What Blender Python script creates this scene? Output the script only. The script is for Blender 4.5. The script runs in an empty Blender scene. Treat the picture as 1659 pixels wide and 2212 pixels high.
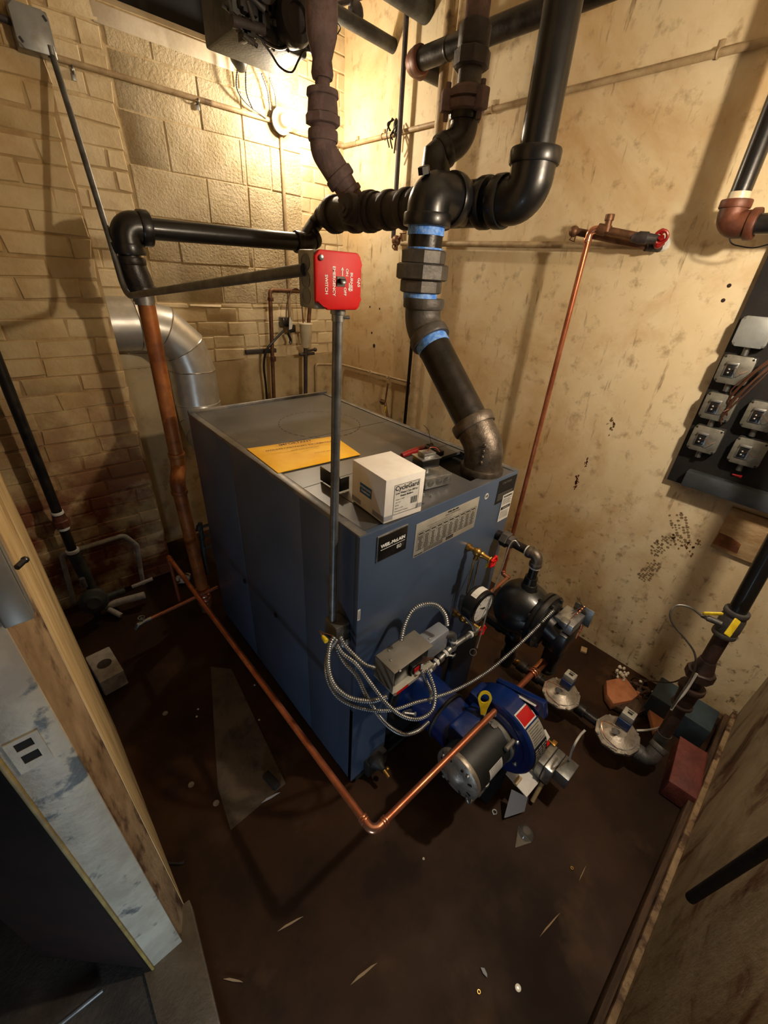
import bpy, bmesh, math, random
from mathutils import Vector, Matrix
random.seed(7)
V = Vector
sc = bpy.context.scene
COL = sc.collection
PI = math.pi

# ------------------------------------------------------------------ camera
F = 882.66
RM = Matrix(((0.74702765, -0.66203419, 0.06050149),
             (-0.29513513, -0.41181484, -0.86215068),
             (0.59568863, 0.62619428, -0.50302662)))   # rows: right, down, forward
CAM = V((0, 0, 1.74))
cd = bpy.data.cameras.new('camera')
cam = bpy.data.objects.new('camera', cd)
COL.objects.link(cam)
cd.sensor_fit = 'HORIZONTAL'
cd.sensor_width = 36
cd.lens = F / 1659 * 36
cd.clip_start = 0.02
r3 = Matrix((RM[0], -RM[1], -RM[2])).transposed()
cam.matrix_world = Matrix.Translation(CAM) @ r3.to_4x4()
sc.camera = cam

def P(u, v, x=None, y=None, z=None, d=None):
    """the place in the room that lies on a known plane along a sight line"""
    r = RM.transposed() @ V(((u - 829.5) / F, (v - 1106) / F, 1))
    if d is not None:
        return CAM + r * d
    ax, val = (0, x) if x is not None else ((1, y) if y is not None else (2, z))
    return CAM + r * ((val - CAM[ax]) / r[ax])

# ------------------------------------------------------------------ materials
def lin(c):
    return tuple(((x / 255) / 12.92 if x / 255 <= .04045 else ((x / 255 + .055) / 1.055) ** 2.4) for x in c) + (1,)

MATS = {}
def mk(name, c1, c2=None, scale=8, rough=.5, metal=0, bump=0, bscale=80, lo=.4, hi=.6, c3=None, s3=3, lo3=.55, hi3=.7,
       emit=0, trans=0, spec=None, dist=0, coat=0, stretch=None, rvar=0, alpha=1, zr=None, k3=1.0):
    m = bpy.data.materials.new(name); m.use_nodes = True
    nt = m.node_tree; N = nt.nodes; L = nt.links
    b = N['Principled BSDF']
    b.inputs['Base Color'].default_value = lin(c1)
    b.inputs['Roughness'].default_value = rough
    b.inputs['Metallic'].default_value = metal
    if spec is not None: b.inputs['Specular IOR Level'].default_value = spec
    if coat: b.inputs['Coat Weight'].default_value = coat; b.inputs['Coat Roughness'].default_value = .12
    if trans: b.inputs['Transmission Weight'].default_value = trans
    if alpha < 1: b.inputs['Alpha'].default_value = alpha
    if emit:
        b.inputs['Emission Color'].default_value = lin(c1); b.inputs['Emission Strength'].default_value = emit
    tc = N.new('ShaderNodeTexCoord'); src = tc.outputs['Object']
    if stretch:
        mp = N.new('ShaderNodeMapping'); mp.inputs['Scale'].default_value = stretch
        L.new(src, mp.inputs[0]); src = mp.outputs[0]
    def noise(s, det=6, di=0):
        n = N.new('ShaderNodeTexNoise'); n.inputs['Scale'].default_value = s; n.inputs['Detail'].default_value = det
        n.inputs['Roughness'].default_value = .62; n.inputs['Distortion'].default_value = di
        L.new(src, n.inputs['Vector']); return n.outputs['Fac']
    def ramp(f, a, c):
        r = N.new('ShaderNodeMapRange'); r.inputs['From Min'].default_value = a; r.inputs['From Max'].default_value = c
        L.new(f, r.inputs['Value']); return r.outputs['Result']
    def mix(fac, a, c):
        x = N.new('ShaderNodeMix'); x.data_type = 'RGBA'
        L.new(fac, x.inputs['Factor'])
        if isinstance(a, tuple): x.inputs[6].default_value = a
        else: L.new(a, x.inputs[6])
        if isinstance(c, tuple): x.inputs[7].default_value = c
        else: L.new(c, x.inputs[7])
        return x.outputs[2]
    col = None
    if c2:
        n1 = noise(scale, 7, dist)
        col = mix(ramp(n1, lo, hi), lin(c1), lin(c2))
        if c3:
            f3 = ramp(noise(s3, 8, dist), lo3, hi3)
            if zr:
                sp = N.new('ShaderNodeSeparateXYZ'); L.new(tc.outputs['Object'], sp.inputs[0])
                z_ = N.new('ShaderNodeMapRange'); z_.inputs['From Min'].default_value = zr[0]; z_.inputs['From Max'].default_value = zr[1]
                z_.inputs['To Min'].default_value = 1; z_.inputs['To Max'].default_value = 0; L.new(sp.outputs['Z'], z_.inputs['Value'])
                mm = N.new('ShaderNodeMath'); mm.operation = 'MULTIPLY'; L.new(f3, mm.inputs[0]); L.new(z_.outputs[0], mm.inputs[1]); f3 = mm.outputs[0]
            if k3 != 1:
                mm = N.new('ShaderNodeMath'); mm.operation = 'MULTIPLY'; L.new(f3, mm.inputs[0]); mm.inputs[1].default_value = k3; f3 = mm.outputs[0]
            col = mix(f3, col, lin(c3))
        L.new(col, b.inputs['Base Color'])
        if rvar:
            mr = N.new('ShaderNodeMapRange'); mr.inputs['To Min'].default_value = rough - rvar; mr.inputs['To Max'].default_value = rough + rvar
            mr.inputs['From Min'].default_value = .3; mr.inputs['From Max'].default_value = .7
            L.new(n1, mr.inputs['Value']); L.new(mr.outputs[0], b.inputs['Roughness'])
    if bump:
        bp = N.new('ShaderNodeBump'); bp.inputs['Strength'].default_value = bump; bp.inputs['Distance'].default_value = .012 if name == 'block_paint' else .004
        L.new(noise(bscale, 8), bp.inputs['Height']); L.new(bp.outputs[0], b.inputs['Normal'])
    MATS[name] = m
    m['_nodes'] = 1
    return m

mk('paint_brick', (214, 196, 158), (200, 178, 136), 6, .55, bump=.8, bscale=35, c3=(160, 134, 96), s3=3.5, lo3=.56, hi3=.74, k3=.6)
mk('mortar', (204, 184, 144), (180, 156, 114), 9, .7, bump=.9, bscale=60)
mk('paint_brick_left', (206, 184, 138), (188, 160, 110), 5, .55, bump=.9, bscale=35, c3=(112, 44, 12), s3=3.6, lo3=.40, hi3=.54, zr=(.55, 1.4), k3=.95)
mk('mortar_left', (192, 166, 120), (166, 136, 90), 7, .7, bump=.9, bscale=50, c3=(104, 44, 14), s3=3.6, lo3=.40, hi3=.54, zr=(.55, 1.4))
mk('block_paint', (208, 190, 154), (190, 170, 130), 7, .6, bump=1.0, bscale=70, c3=(124, 102, 72), s3=1.7, lo3=.54, hi3=.72, k3=.7)
mk('stucco', (194, 174, 134), (170, 148, 108), 3, .75, bump=.5, bscale=40, c3=(116, 92, 58), s3=6, lo3=.56, hi3=.68, k3=.7)
mk('black_paint', (16, 16, 17), (32, 29, 27), 9, .34, 0, bump=.12, bscale=40, coat=.12, lo=.5, hi=.7)
mk('black_pipe', (24, 22, 21), (40, 34, 30), 20, .36, .3, bump=.25, bscale=90, rvar=.1)
mk('dark_iron', (72, 70, 69), (92, 88, 84), 25, .5, .45, bump=.4, bscale=110)
mk('grey_iron', (112, 102, 92), (82, 74, 66), 22, .42, .75, bump=.35, bscale=120)
mk('rusty_iron', (98, 82, 80), (124, 102, 98), 18, .85, .05, bump=.9, bscale=70, c3=(74, 54, 50), s3=9, lo3=.5, hi3=.65)
mk('pipe_umber', (70, 50, 42), (50, 36, 30), 14, .55, .2, bump=.4, bscale=60)
mk('rust_brown', (104, 58, 38), (72, 40, 28), 14, .5, .2, bump=.3, bscale=60)
mk('old_dark', (44, 38, 38), (64, 56, 54), 10, .6, .1, bump=.7, bscale=60)
mk('pipe_dope', (60, 130, 235), (130, 175, 240), 60, .5, 0, bump=.6, bscale=150)
mk('galv', (150, 150, 148), (118, 118, 116), 22, .42, .85, bump=.1, bscale=60)
mk('emt', (120, 122, 122), (92, 92, 90), 18, .45, .7, bump=.12, bscale=70)
mk('duct_metal', (214, 212, 206), (190, 188, 182), 7, .36, .72, bump=.04, bscale=12, rvar=.06)
mk('seam_metal', (210, 206, 198), None, rough=.22, metal=.95)
mk('steel', (176, 176, 174), (140, 140, 140), 30, .36, .85, bump=.1)
mk('brass', (190, 148, 80), (150, 112, 56), 40, .35, .9)
mk('copper', (196, 122, 88), (160, 92, 62), 12, .34, .7, rvar=.08)
mk('copper_bright', (232, 168, 136), (204, 130, 98), 30, .26, .85)
mk('copper_old', (164, 96, 42), (116, 64, 30), 9, .5, .25, bump=.15, c3=(196, 128, 64), s3=4, lo3=.5, hi3=.7)
mk('copper_dull', (122, 86, 60), (90, 62, 44), 25, .5, .6)
mk('boiler_blue', (66, 82, 106), (60, 74, 97), 3, .38, .0, bump=.02, bscale=20, coat=.1)
mk('boiler_top', (88, 88, 90), (74, 74, 76), 4, .34, .25, bump=.03, bscale=20, c3=(120, 112, 100), s3=5, lo3=.58, hi3=.74)
mk('boiler_edge', (128, 122, 112), (84, 86, 92), 9, .4, .4)
mk('void', (6, 6, 6), None, rough=.9)
mk('iron_black', (18, 17, 16), (34, 28, 24), 12, .6, 0, bump=.4)
mk('burner_blue', (10, 40, 104), (8, 32, 84), 10, .3, 0, coat=.4)
mk('motor_black', (22, 24, 26), (32, 34, 34), 20, .5, 0, bump=.1)
mk('red_plate', (196, 6, 4), (182, 5, 4), 10, .55, 0, spec=.3)
mk('red_paint', (150, 20, 20), (120, 14, 16), 18, .4, 0, coat=.3)
mk('yellow', (222, 196, 40), (190, 160, 30), 30, .45)
mk('manila', (255, 200, 40), (250, 186, 30), 10, .6, bump=.2, bscale=18)
mk('card_white', (236, 232, 226), (226, 220, 212), 14, .6)
mk('card_grey', (146, 146, 152), None, rough=.6)
mk('label_silver', (178, 176, 166), (164, 160, 150), 20, .42, .3)
mk('label_white', (214, 212, 206), (200, 198, 192), 30, .5)
mk('label_blue', (28, 92, 150), None, rough=.5)
mk('ink', (16, 16, 16), None, rough=.6)
mk('ink_brown', (96, 44, 6), None, rough=.7)
mk('ink_white', (226, 226, 224), None, rough=.5)
mk('grey_box', (128, 124, 116), (116, 112, 104), 12, .4, .3)
mk('grey_enamel', (124, 130, 140), (114, 120, 130), 12, .4, .1)
mk('cover_grey', (150, 154, 154), (136, 138, 136), 10, .42, .35, bump=.05, c3=(110, 98, 80), s3=6, lo3=.58, hi3=.7)
mk('cover_dirty', (132, 130, 120), (100, 96, 86), 16, .45, .5, bump=.1, c3=(84, 70, 52), s3=10, lo3=.55, hi3=.68)
mk('knobs_black', (14, 14, 15), None, rough=.35, coat=.4)
mk('board_black', (14, 12, 12), (24, 20, 17), 10, .8, bump=.3)
mk('trough', (72, 78, 84), (60, 64, 68), 10, .45, .2)
mk('plywood', (218, 194, 146), (190, 160, 110), 3, .55, bump=.3, bscale=20, stretch=(6, 6, .7), c3=(132, 96, 56), s3=2, lo3=.52, hi3=.70, dist=1)
mk('ply_dirty', (152, 138, 114), (128, 112, 88), 4, .7, bump=.5, bscale=30, stretch=(2, 2, 1), c3=(90, 58, 36), s3=4, lo3=.55, hi3=.66, dist=1)
mk('scrap_ply', (176, 150, 112), (150, 120, 80), 6, .7, bump=.4, bscale=40, stretch=(1, 2, 6))
mk('scrap_torn', (134, 82, 40), (90, 50, 24), 18, .8, bump=.6)
mk('jamb_brown', (150, 126, 94), (112, 88, 60), 5, .7, bump=.8, bscale=22, stretch=(2, 2, .8), c3=(74, 50, 32), s3=8, lo3=.50, hi3=.60)
mk('frame_grey', (176, 168, 150), (150, 140, 124), 7, .5, .1, bump=.3, c3=(86, 88, 86), s3=9, lo3=.56, hi3=.61)
mk('yellowed', (150, 130, 70), (110, 90, 40), 10, .6)
mk('old_stone', (186, 178, 166), (152, 144, 132), 14, .8, bump=.8, bscale=60, c3=(96, 86, 72), s3=8, lo3=.57, hi3=.68)
mk('brick_red', (110, 54, 46), (86, 40, 34), 12, .6, bump=.9, bscale=50, c3=(160, 116, 104), s3=14, lo3=.62, hi3=.72)
mk('terracotta', (176, 112, 72), (150, 92, 56), 14, .8, bump=.5)
mk('clay_white', (206, 196, 178), (180, 166, 142), 30, .8, bump=.5)
mk('wood_pale', (206, 180, 136), (180, 150, 104), 10, .6)
mk('sliver', (150, 124, 90), None, rough=.7)
mk('plastic_clear', (210, 205, 195), None, rough=.12, trans=.85)
mk('glass', (235, 240, 240), None, rough=.03, trans=1)
mk('blue_actuator', (30, 58, 108), (24, 46, 88), 10, .35, coat=.3)
mk('cast_alu', (176, 166, 152), (140, 130, 118), 24, .4, .6, bump=.3)
mk('wire_black', (16, 14, 13), None, rough=.4)
mk('wire_brown', (76, 46, 30), None, rough=.5)
mk('wire_white', (196, 192, 184), None, rough=.5)
mk('porcelain', (236, 232, 222), None, rough=.25, coat=.5)
mk('beam_paint', (226, 214, 192), (204, 190, 164), 8, .6, bump=.3, bscale=30)
mk('paint_pipe', (176, 154, 118), (150, 126, 92), 12, .55, bump=.4, c3=(96, 74, 50), s3=9, lo3=.58, hi3=.68)
mk('wood_dark', (84, 60, 38), (56, 38, 24), 8, .7, bump=.5, stretch=(1, 8, 8))
mk('grey_dusty', (74, 75, 70), (46, 46, 44), 9, .6, .2, bump=.5)
mk('cup_plastic', (206, 196, 170), (186, 172, 140), 10, .35)
mk('tin_blue', (46, 62, 70), (34, 46, 54), 10, .6)
mk('door_paint', (40, 20, 16), (28, 14, 11), 6, .6)
mk('out_floor', (70, 62, 54), (46, 40, 36), 6, .7, bump=.5, c3=(96, 92, 88), s3=4, lo3=.6, hi3=.7)
mk('sill_stone', (108, 98, 84), (84, 74, 60), 6, .8, bump=.5)
mk('print_dirt', (128, 106, 76), None, rough=.9)
mk('hole_dark', (40, 24, 14), None, rough=.9)

def floor_mat():
    m = mk('floor_dirt', (56, 34, 17), (34, 20, 9), 2.2, .6, bump=.25, bscale=25, c3=(82, 58, 36), s3=3.5, lo3=.56, hi3=.78, rvar=.12, spec=.18)
floor_mat()

def white_wall_mat():
    m = bpy.data.materials.new('cream_plaster'); m.use_nodes = True
    N = m.node_tree.nodes; L = m.node_tree.links; b = N['Principled BSDF']
    b.inputs['Roughness'].default_value = .6
    tc = N.new('ShaderNodeTexCoord')
    def noise(s, det, sx=(1, 1, 1), di=0):
        mp = N.new('ShaderNodeMapping'); mp.inputs['Scale'].default_value = sx; L.new(tc.outputs['Object'], mp.inputs[0])
        n = N.new('ShaderNodeTexNoise'); n.inputs['Scale'].default_value = s; n.inputs['Detail'].default_value = det
        n.inputs['Roughness'].default_value = .65; n.inputs['Distortion'].default_value = di
        L.new(mp.outputs[0], n.inputs['Vector']); return n.outputs['Fac']
    def rng(f, a, c, t0=0, t1=1):
        r = N.new('ShaderNodeMapRange'); r.inputs[1].default_value = a; r.inputs[2].default_value = c
        r.inputs[3].default_value = t0; r.inputs[4].default_value = t1
        L.new(f, r.inputs[0]); return r.outputs[0]
    def mul(a, c):
        x = N.new('ShaderNodeMath'); x.operation = 'MULTIPLY'; L.new(a, x.inputs[0])
        if isinstance(c, float): x.inputs[1].default_value = c
        else: L.new(c, x.inputs[1])
        return x.outputs[0]
    def mix(f, a, c):
        x = N.new('ShaderNodeMix'); x.data_type = 'RGBA'; L.new(f, x.inputs[0])
        if isinstance(a, tuple): x.inputs[6].default_value = a
        else: L.new(a, x.inputs[6])
        x.inputs[7].default_value = c
        return x.outputs[2]
    base = mix(rng(noise(1.6, 5), .35, .65), lin((222, 206, 172)), lin((210, 188, 146)))
    col = mix(mul(rng(noise(1.3, 8, di=.6), .45, .64), .8), base, lin((184, 146, 92)))
    col = mix(mul(rng(noise(14, 8), .55, .70), .6), col, lin((128, 98, 60)))
    col = mix(mul(rng(noise(9, 8, (1, 3, .5)), .60, .70), .7), col, lin((110, 80, 48)))
    sep = N.new('ShaderNodeSeparateXYZ'); L.new(tc.outputs['Object'], sep.inputs[0])
    low = rng(sep.outputs['Z'], .05, .95, 1, 0)     # splashed dirt, thicker towards the skirting
    LOWN.append(low)
    sp = rng(noise(28, 6), .58, .66)
    col = mix(mul(mul(sp, low), .85), col, lin((74, 48, 26)))
    col = mix(mul(mul(rng(noise(3.2, 8), .48, .66), low), .5), col, lin((118, 92, 58)))
    L.new(col, b.inputs['Base Color'])
    bp = N.new('ShaderNodeBump'); bp.inputs['Strength'].default_value = .35; bp.inputs['Distance'].default_value = .004
    L.new(noise(35, 8), bp.inputs['Height']); L.new(bp.outputs[0], b.inputs['Normal'])
    MATS['cream_plaster'] = m
LOWN = []
white_wall_mat()
def M_(n): return MATS[n] if isinstance(n, str) else n

# ------------------------------------------------------------------ mesh builder
def frame(d):
    d = d.normalized()
    a = V((0, 0, 1)) if abs(d.z) < .9 else V((1, 0, 0))
    x = a.cross(d).normalized(); y = d.cross(x).normalized()
    return x, y

def fillet(pts, R, n=8):
    pts = [V(p) for p in pts]
    if len(pts) < 3: return pts
    out = [pts[0]]
    for i in range(1, len(pts) - 1):
        a, p, c = pts[i - 1], pts[i], pts[i + 1]
        d1 = (a - p); d2 = (c - p)
        l1, l2 = d1.length, d2.length
        if l1 < 1e-6 or l2 < 1e-6: continue
        d1 /= l1; d2 /= l2
        ang = d1.angle(d2)
        if ang > PI - .02: out.append(p); continue
        t = min(R / math.tan(ang / 2), l1 * .49, l2 * .49)
        r = t * math.tan(ang / 2)
        A = p + d1 * t; B = p + d2 * t
        cdir = (d1 + d2).normalized(); ctr = p + cdir * (r / math.sin(ang / 2))
        va, vb = A - ctr, B - ctr
        tot = va.angle(vb); ax = va.cross(vb).normalized()
        for k in range(n + 1):
            out.append(ctr + Matrix.Rotation(tot * k / n, 3, ax) @ va)
    out.append(pts[-1])
    return out

def catmull(pts, n=10):
    pts = [V(p) for p in pts]
    q = [pts[0] * 2 - pts[1]] + pts + [pts[-1] * 2 - pts[-2]]
    out = []
    for i in range(1, len(q) - 2):
        p0, p1, p2, p3 = q[i - 1:i + 3]
        for k in range(n):
            t = k / n
            out.append(.5 * ((2 * p1) + (p2 - p0) * t + (2 * p0 - 5 * p1 + 4 * p2 - p3) * t * t + (3 * p1 - p0 - 3 * p2 + p3) * t ** 3))
    out.append(pts[-1])
    return out

def resample(pts, step):
    out = [pts[0]]; acc = 0
    for a, b in zip(pts, pts[1:]):
        l = (b - a).length
        while acc + l >= step and l > 1e-9:
            t = (step - acc) / l
            a = a.lerp(b, t); out.append(a); l = (b - a).length; acc = 0
        acc += l
    return out

class MB:
    def __init__(s):
        s.bm = bmesh.new(); s.mi = 0
    def face(s, vs):
        try:
            f = s.bm.faces.new(vs); f.material_index = s.mi; return f
        except ValueError: return None
    def box(s, a, b, bev=0):
        a = V(a); b = V(b)
        return s.obox((a + b) / 2, V((abs(b.x - a.x) / 2, 0, 0)), V((0, abs(b.y - a.y) / 2, 0)), V((0, 0, abs(b.z - a.z) / 2)), bev)
    def obox(s, c, X, Y, Z, bev=0):
        c = V(c); X = V(X); Y = V(Y); Z = V(Z)
        vs = {}
        for i in (-1, 1):
            for j in (-1, 1):
                for k in (-1, 1):
                    vs[i, j, k] = s.bm.verts.new(c + X * i + Y * j + Z * k)
        q = [((-1, -1, -1), (-1, 1, -1), (1, 1, -1), (1, -1, -1)), ((-1, -1, 1), (1, -1, 1), (1, 1, 1), (-1, 1, 1)),
             ((-1, -1, -1), (1, -1, -1), (1, -1, 1), (-1, -1, 1)), ((-1, 1, -1), (-1, 1, 1), (1, 1, 1), (1, 1, -1)),
             ((-1, -1, -1), (-1, -1, 1), (-1, 1, 1), (-1, 1, -1)), ((1, -1, -1), (1, 1, -1), (1, 1, 1), (1, -1, 1))]
        fs = [s.face([vs[t] for t in f]) for f in q]
        if X.cross(Y).dot(Z) < 0: bmesh.ops.reverse_faces(s.bm, faces=fs)
        if bev:
            es = list({e for f in fs for e in f.edges})
            bmesh.ops.bevel(s.bm, geom=es, offset=bev, segments=2, profile=.5, affect='EDGES', material=s.mi)
        return s
    def tube(s, pts, r, seg=16, caps=True, closed=False):
        pts = [V(p) for p in pts]
        n = len(pts)
        rs = r if isinstance(r, (list, tuple)) else [r] * n
        x = None; rings = []
        for i in range(n):
            if i == 0: d = pts[1] - pts[0]
            elif i == n - 1: d = pts[-1] - pts[-2]
            else: d = (pts[i + 1] - pts[i]).normalized() + (pts[i] - pts[i - 1]).normalized()
            if d.length < 1e-9: d = pts[min(i + 1, n - 1)] - pts[0]
            d.normalize()
            if x is None: x, y = frame(d)
            else:
                x = (x - d * x.dot(d)).normalized(); y = d.cross(x)
            rings.append([s.bm.verts.new(pts[i] + (x * math.cos(2 * PI * k / seg) + y * math.sin(2 * PI * k / seg)) * rs[i]) for k in range(seg)])
        for a, b in zip(rings, rings[1:]):
            for k in range(seg):
                s.face((a[k], a[(k + 1) % seg], b[(k + 1) % seg], b[k]))
        if caps:
            s.face(rings[0][::-1]); s.face(rings[-1])
        return s
    def cyl(s, a, b, r, r2=None, seg=24):
        return s.tube([a, b], [r, r if r2 is None else r2], seg)
    def lathe(s, o, d, prof, seg=32, caps=True):
        o = V(o); d = V(d).normalized(); x, y = frame(d); rings = []
        for t, r in prof:
            rings.append([s.bm.verts.new(o + d * t + (x * math.cos(2 * PI * k / seg) + y * math.sin(2 * PI * k / seg)) * max(r, 1e-4)) for k in range(seg)])
        for a, b in zip(rings, rings[1:]):
            for k in range(seg):
                s.face((a[k], a[(k + 1) % seg], b[(k + 1) % seg], b[k]))
        if caps: s.face(rings[0][::-1]); s.face(rings[-1])
        return s
    def sphere(s, c, r, sx=(1, 1, 1), seg=20, rings=12):
        mt = Matrix.Translation(V(c)) @ Matrix.Diagonal((r * sx[0], r * sx[1], r * sx[2], 1))
        g = bmesh.ops.create_uvsphere(s.bm, u_segments=seg, v_segments=rings, radius=1, matrix=mt)
        for f in {f for v in g['verts'] for f in v.link_faces}: f.material_index = s.mi
        return s
    def torus(s, c, ax, R, r, seg=32, sr=8):
        c = V(c); ax = V(ax).normalized(); x, y = frame(ax); rings = []
        for i in range(seg):
            a = 2 * PI * i / seg; dd = x * math.cos(a) + y * math.sin(a)
            rings.append([s.bm.verts.new(c + dd * (R + r * math.cos(2 * PI * k / sr)) + ax * r * math.sin(2 * PI * k / sr)) for k in range(sr)])
        for i in range(seg):
            a, b = rings[i], rings[(i + 1) % seg]
            for k in range(sr): s.face((a[k], b[k], b[(k + 1) % sr], a[(k + 1) % sr]))
        return s
    def prism(s, poly, ext, bev=0):
        poly = [V(p) for p in poly]; ext = V(ext)
        n = sum(((poly[i] - poly[0]).cross(poly[i + 1] - poly[0]) for i in range(1, len(poly) - 1)), V())
        if n.dot(ext) > 0: poly = poly[::-1]
        a = [s.bm.verts.new(p) for p in poly]; b = [s.bm.verts.new(p + ext) for p in poly]
        fs = [s.face(a), s.face(b[::-1])]
        k = len(a)
        for i in range(k): fs.append(s.face((a[(i + 1) % k], a[i], b[i], b[(i + 1) % k])))
        if bev:
            es = list({e for f in fs if f for e in f.edges})
            bmesh.ops.bevel(s.bm, geom=es, offset=bev, segments=2, profile=.5, affect='EDGES', material=s.mi)
        return s
    def quad(s, a, b, c, d):
        s.face([s.bm.verts.new(V(p)) for p in (a, b, c, d)]); return s
    def disc(s, c, n, r, seg=20):
        c = V(c); x, y = frame(V(n))
        s.face([s.bm.verts.new(c + (x * math.cos(2 * PI * k / seg) + y * math.sin(2 * PI * k / seg)) * r) for k in range(seg)]); return s
    def text(s, txt, size, o, xd, yd, align='CENTER', bold=0):
        cu = bpy.data.curves.new('t', 'FONT'); cu.body = txt; cu.size = size; cu.align_x = align; cu.align_y = 'CENTER'
        cu.resolution_u = 3; cu.offset = bold
        ob = bpy.data.objects.new('t', cu); COL.objects.link(ob)
        bpy.context.view_layer.update()
        dg = bpy.context.evaluated_depsgraph_get()
        me = bpy.data.meshes.new_from_object(ob.evaluated_get(dg))
        xd = V(xd).normalized(); yd = V(yd).normalized(); o = V(o); nz = xd.cross(yd)
        vs = [s.bm.verts.new(o + xd * v.co.x + yd * v.co.y + nz * v.co.z) for v in me.vertices]
        for p in me.polygons: s.face([vs[i] for i in p.vertices])
        bpy.data.objects.remove(ob); bpy.data.curves.remove(cu); bpy.data.meshes.remove(me)
        return s
    def build(s, name, mats, parent=None, base=None, sharp=38, label=None):
        if not isinstance(mats, (list, tuple)): mats = [mats]
        bm = s.bm
        me = bpy.data.meshes.new(name)
        if parent is not None:
            root = parent
            while root.parent: root = root.parent
            o0 = root.location.copy()
        elif base is not None: o0 = V(base)
        else:
            xs = [v.co for v in bm.verts]
            lo = V((min(v.x for v in xs), min(v.y for v in xs), min(v.z for v in xs)))
            hi = V((max(v.x for v in xs), max(v.y for v in xs), max(v.z for v in xs)))
            o0 = V(((lo.x + hi.x) / 2, (lo.y + hi.y) / 2, lo.z))
        bmesh.ops.translate(bm, verts=bm.verts, vec=-o0)
        for f in bm.faces: f.smooth = True
        bm.to_mesh(me); bm.free()
        for m in mats: me.materials.append(M_(m))
        me.set_sharp_from_angle(angle=math.radians(sharp))
        ob = bpy.data.objects.new(name, me); COL.objects.link(ob)
        if parent is not None: ob.parent = parent
        else: ob.location = o0
        if label: ob['label'] = label
        return ob

def thing(name, label, cat, loc, group=None):
    o = bpy.data.objects.new(name, None); COL.objects.link(o); o.location = V(loc); o.empty_display_size = .05
    o['label'] = label; o['category'] = cat
    if group: o['group'] = group
    bpy.context.view_layer.update()
    return o
def tag(o, label, cat, group=None):
    o['label'] = label; o['category'] = cat
    if group: o['group'] = group
    return o
def struct(o): o['kind'] = 'structure'; return o

X, Y, Z = V((1, 0, 0)), V((0, 1, 0)), V((0, 0, 1))

def collar(mb, p, d, r, l=.022, k=1.14):
    d = V(d).normalized()
    mb.lathe(V(p) - d * l / 2, d, [(0, r * .98), (.0, r * k * .97), (l * .15, r * k), (l * .85, r * k), (l, r * k * .97), (l, r * .98)], 32)
def elbow(mb, a, p, b, r, R=None, n=10, cl=None):
    """a fitting: bend from a through corner p to b with bead collars"""
    a, p, b = V(a), V(p), V(b)
    path = fillet([a, p, b], R or min((a - p).length, (b - p).length) * .98, n)
    mb.tube(path, r, 32)
    cl = cl or r * .5
    collar(mb, a + (p - a).normalized() * cl * .4, p - a, r, cl)
    collar(mb, b + (p - b).normalized() * cl * .4, p - b, r, cl)
def hexn(mb, a, b, r, n=6, ch=.9):
    a = V(a); b = V(b); l = (b - a).length
    mb.lathe(a, b - a, [(0, r * ch), (l * .1, r), (l * .9, r), (l, r * ch)], n)

# ------------------------------------------------------------------ setting
XW, YB, YP, YF, HC = 2.04, 2.75, 2.40, -.28, 3.15

def courses(mb, x0, x1, z0, z1, y, ch, L, joint, rec=.010, jit=.003, mi=0, half=True, seed=1, edge=0):
    """brick or block faces looking towards -y, each standing proud of the joints"""
    rd = random.Random(seed); mb.mi = mi
    n = int(math.ceil((z1 - z0) / ch))
    for i in range(n):
        za = z0 + i * ch + joint / 2; zb = min(z0 + (i + 1) * ch, z1) - joint / 2
        if zb - za < .012: continue
        x = x0 - (L / 2 if (half and i % 2) else 0) - rd.uniform(0, .03) * half
        while x < x1:
            l = L * rd.uniform(.96, 1.04) if half else L
            if half and rd.random() < .18 and ch < .15: l = L / 2
            a = max(x, x0) + joint / 2; b = min(x + l, x1) - joint / 2
            x += l
            if b - a < .02: continue
            j = lambda k=1: rd.uniform(-jit, jit) * k
            dy = rd.uniform(-.003, .003); e = edge if (x >= x1) else 0
            inset = min(.0045, ch * .06)
            o = [V((a + j(), y + rec + .004, za + j())), V((b + j() + rd.uniform(-e, 0), y + rec + .004, za + j())), V((b + j() + rd.uniform(-e, 0), y + rec + .004, zb + j())), V((a + j(), y + rec + .004, zb + j()))]
            i_ = [V((p.x + (inset if k in (0, 3) else -inset), y + dy + j(.5), p.z + (inset if k < 2 else -inset))) for k, p in enumerate(o)]
            vo = [mb.bm.verts.new(p) for p in o]; vi = [mb.bm.verts.new(p) for p in i_]
            mb.face(vi)
            for k in range(4): mb.face((vo[k], vo[(k + 1) % 4], vi[(k + 1) % 4], vi[k]))

mb = MB(); mb.box((-.7, -.7, -.06), (XW + .1, YB + .1, 0))
struct(mb.build('floor', 'floor_dirt', base=(0, 0, 0)))
mb = MB(); mb.box((-.7, -.7, HC), (XW + .1, YB + .1, HC + .05))
struct(mb.build('ceiling', 'beam_paint', base=(0, 0, HC)))

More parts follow.
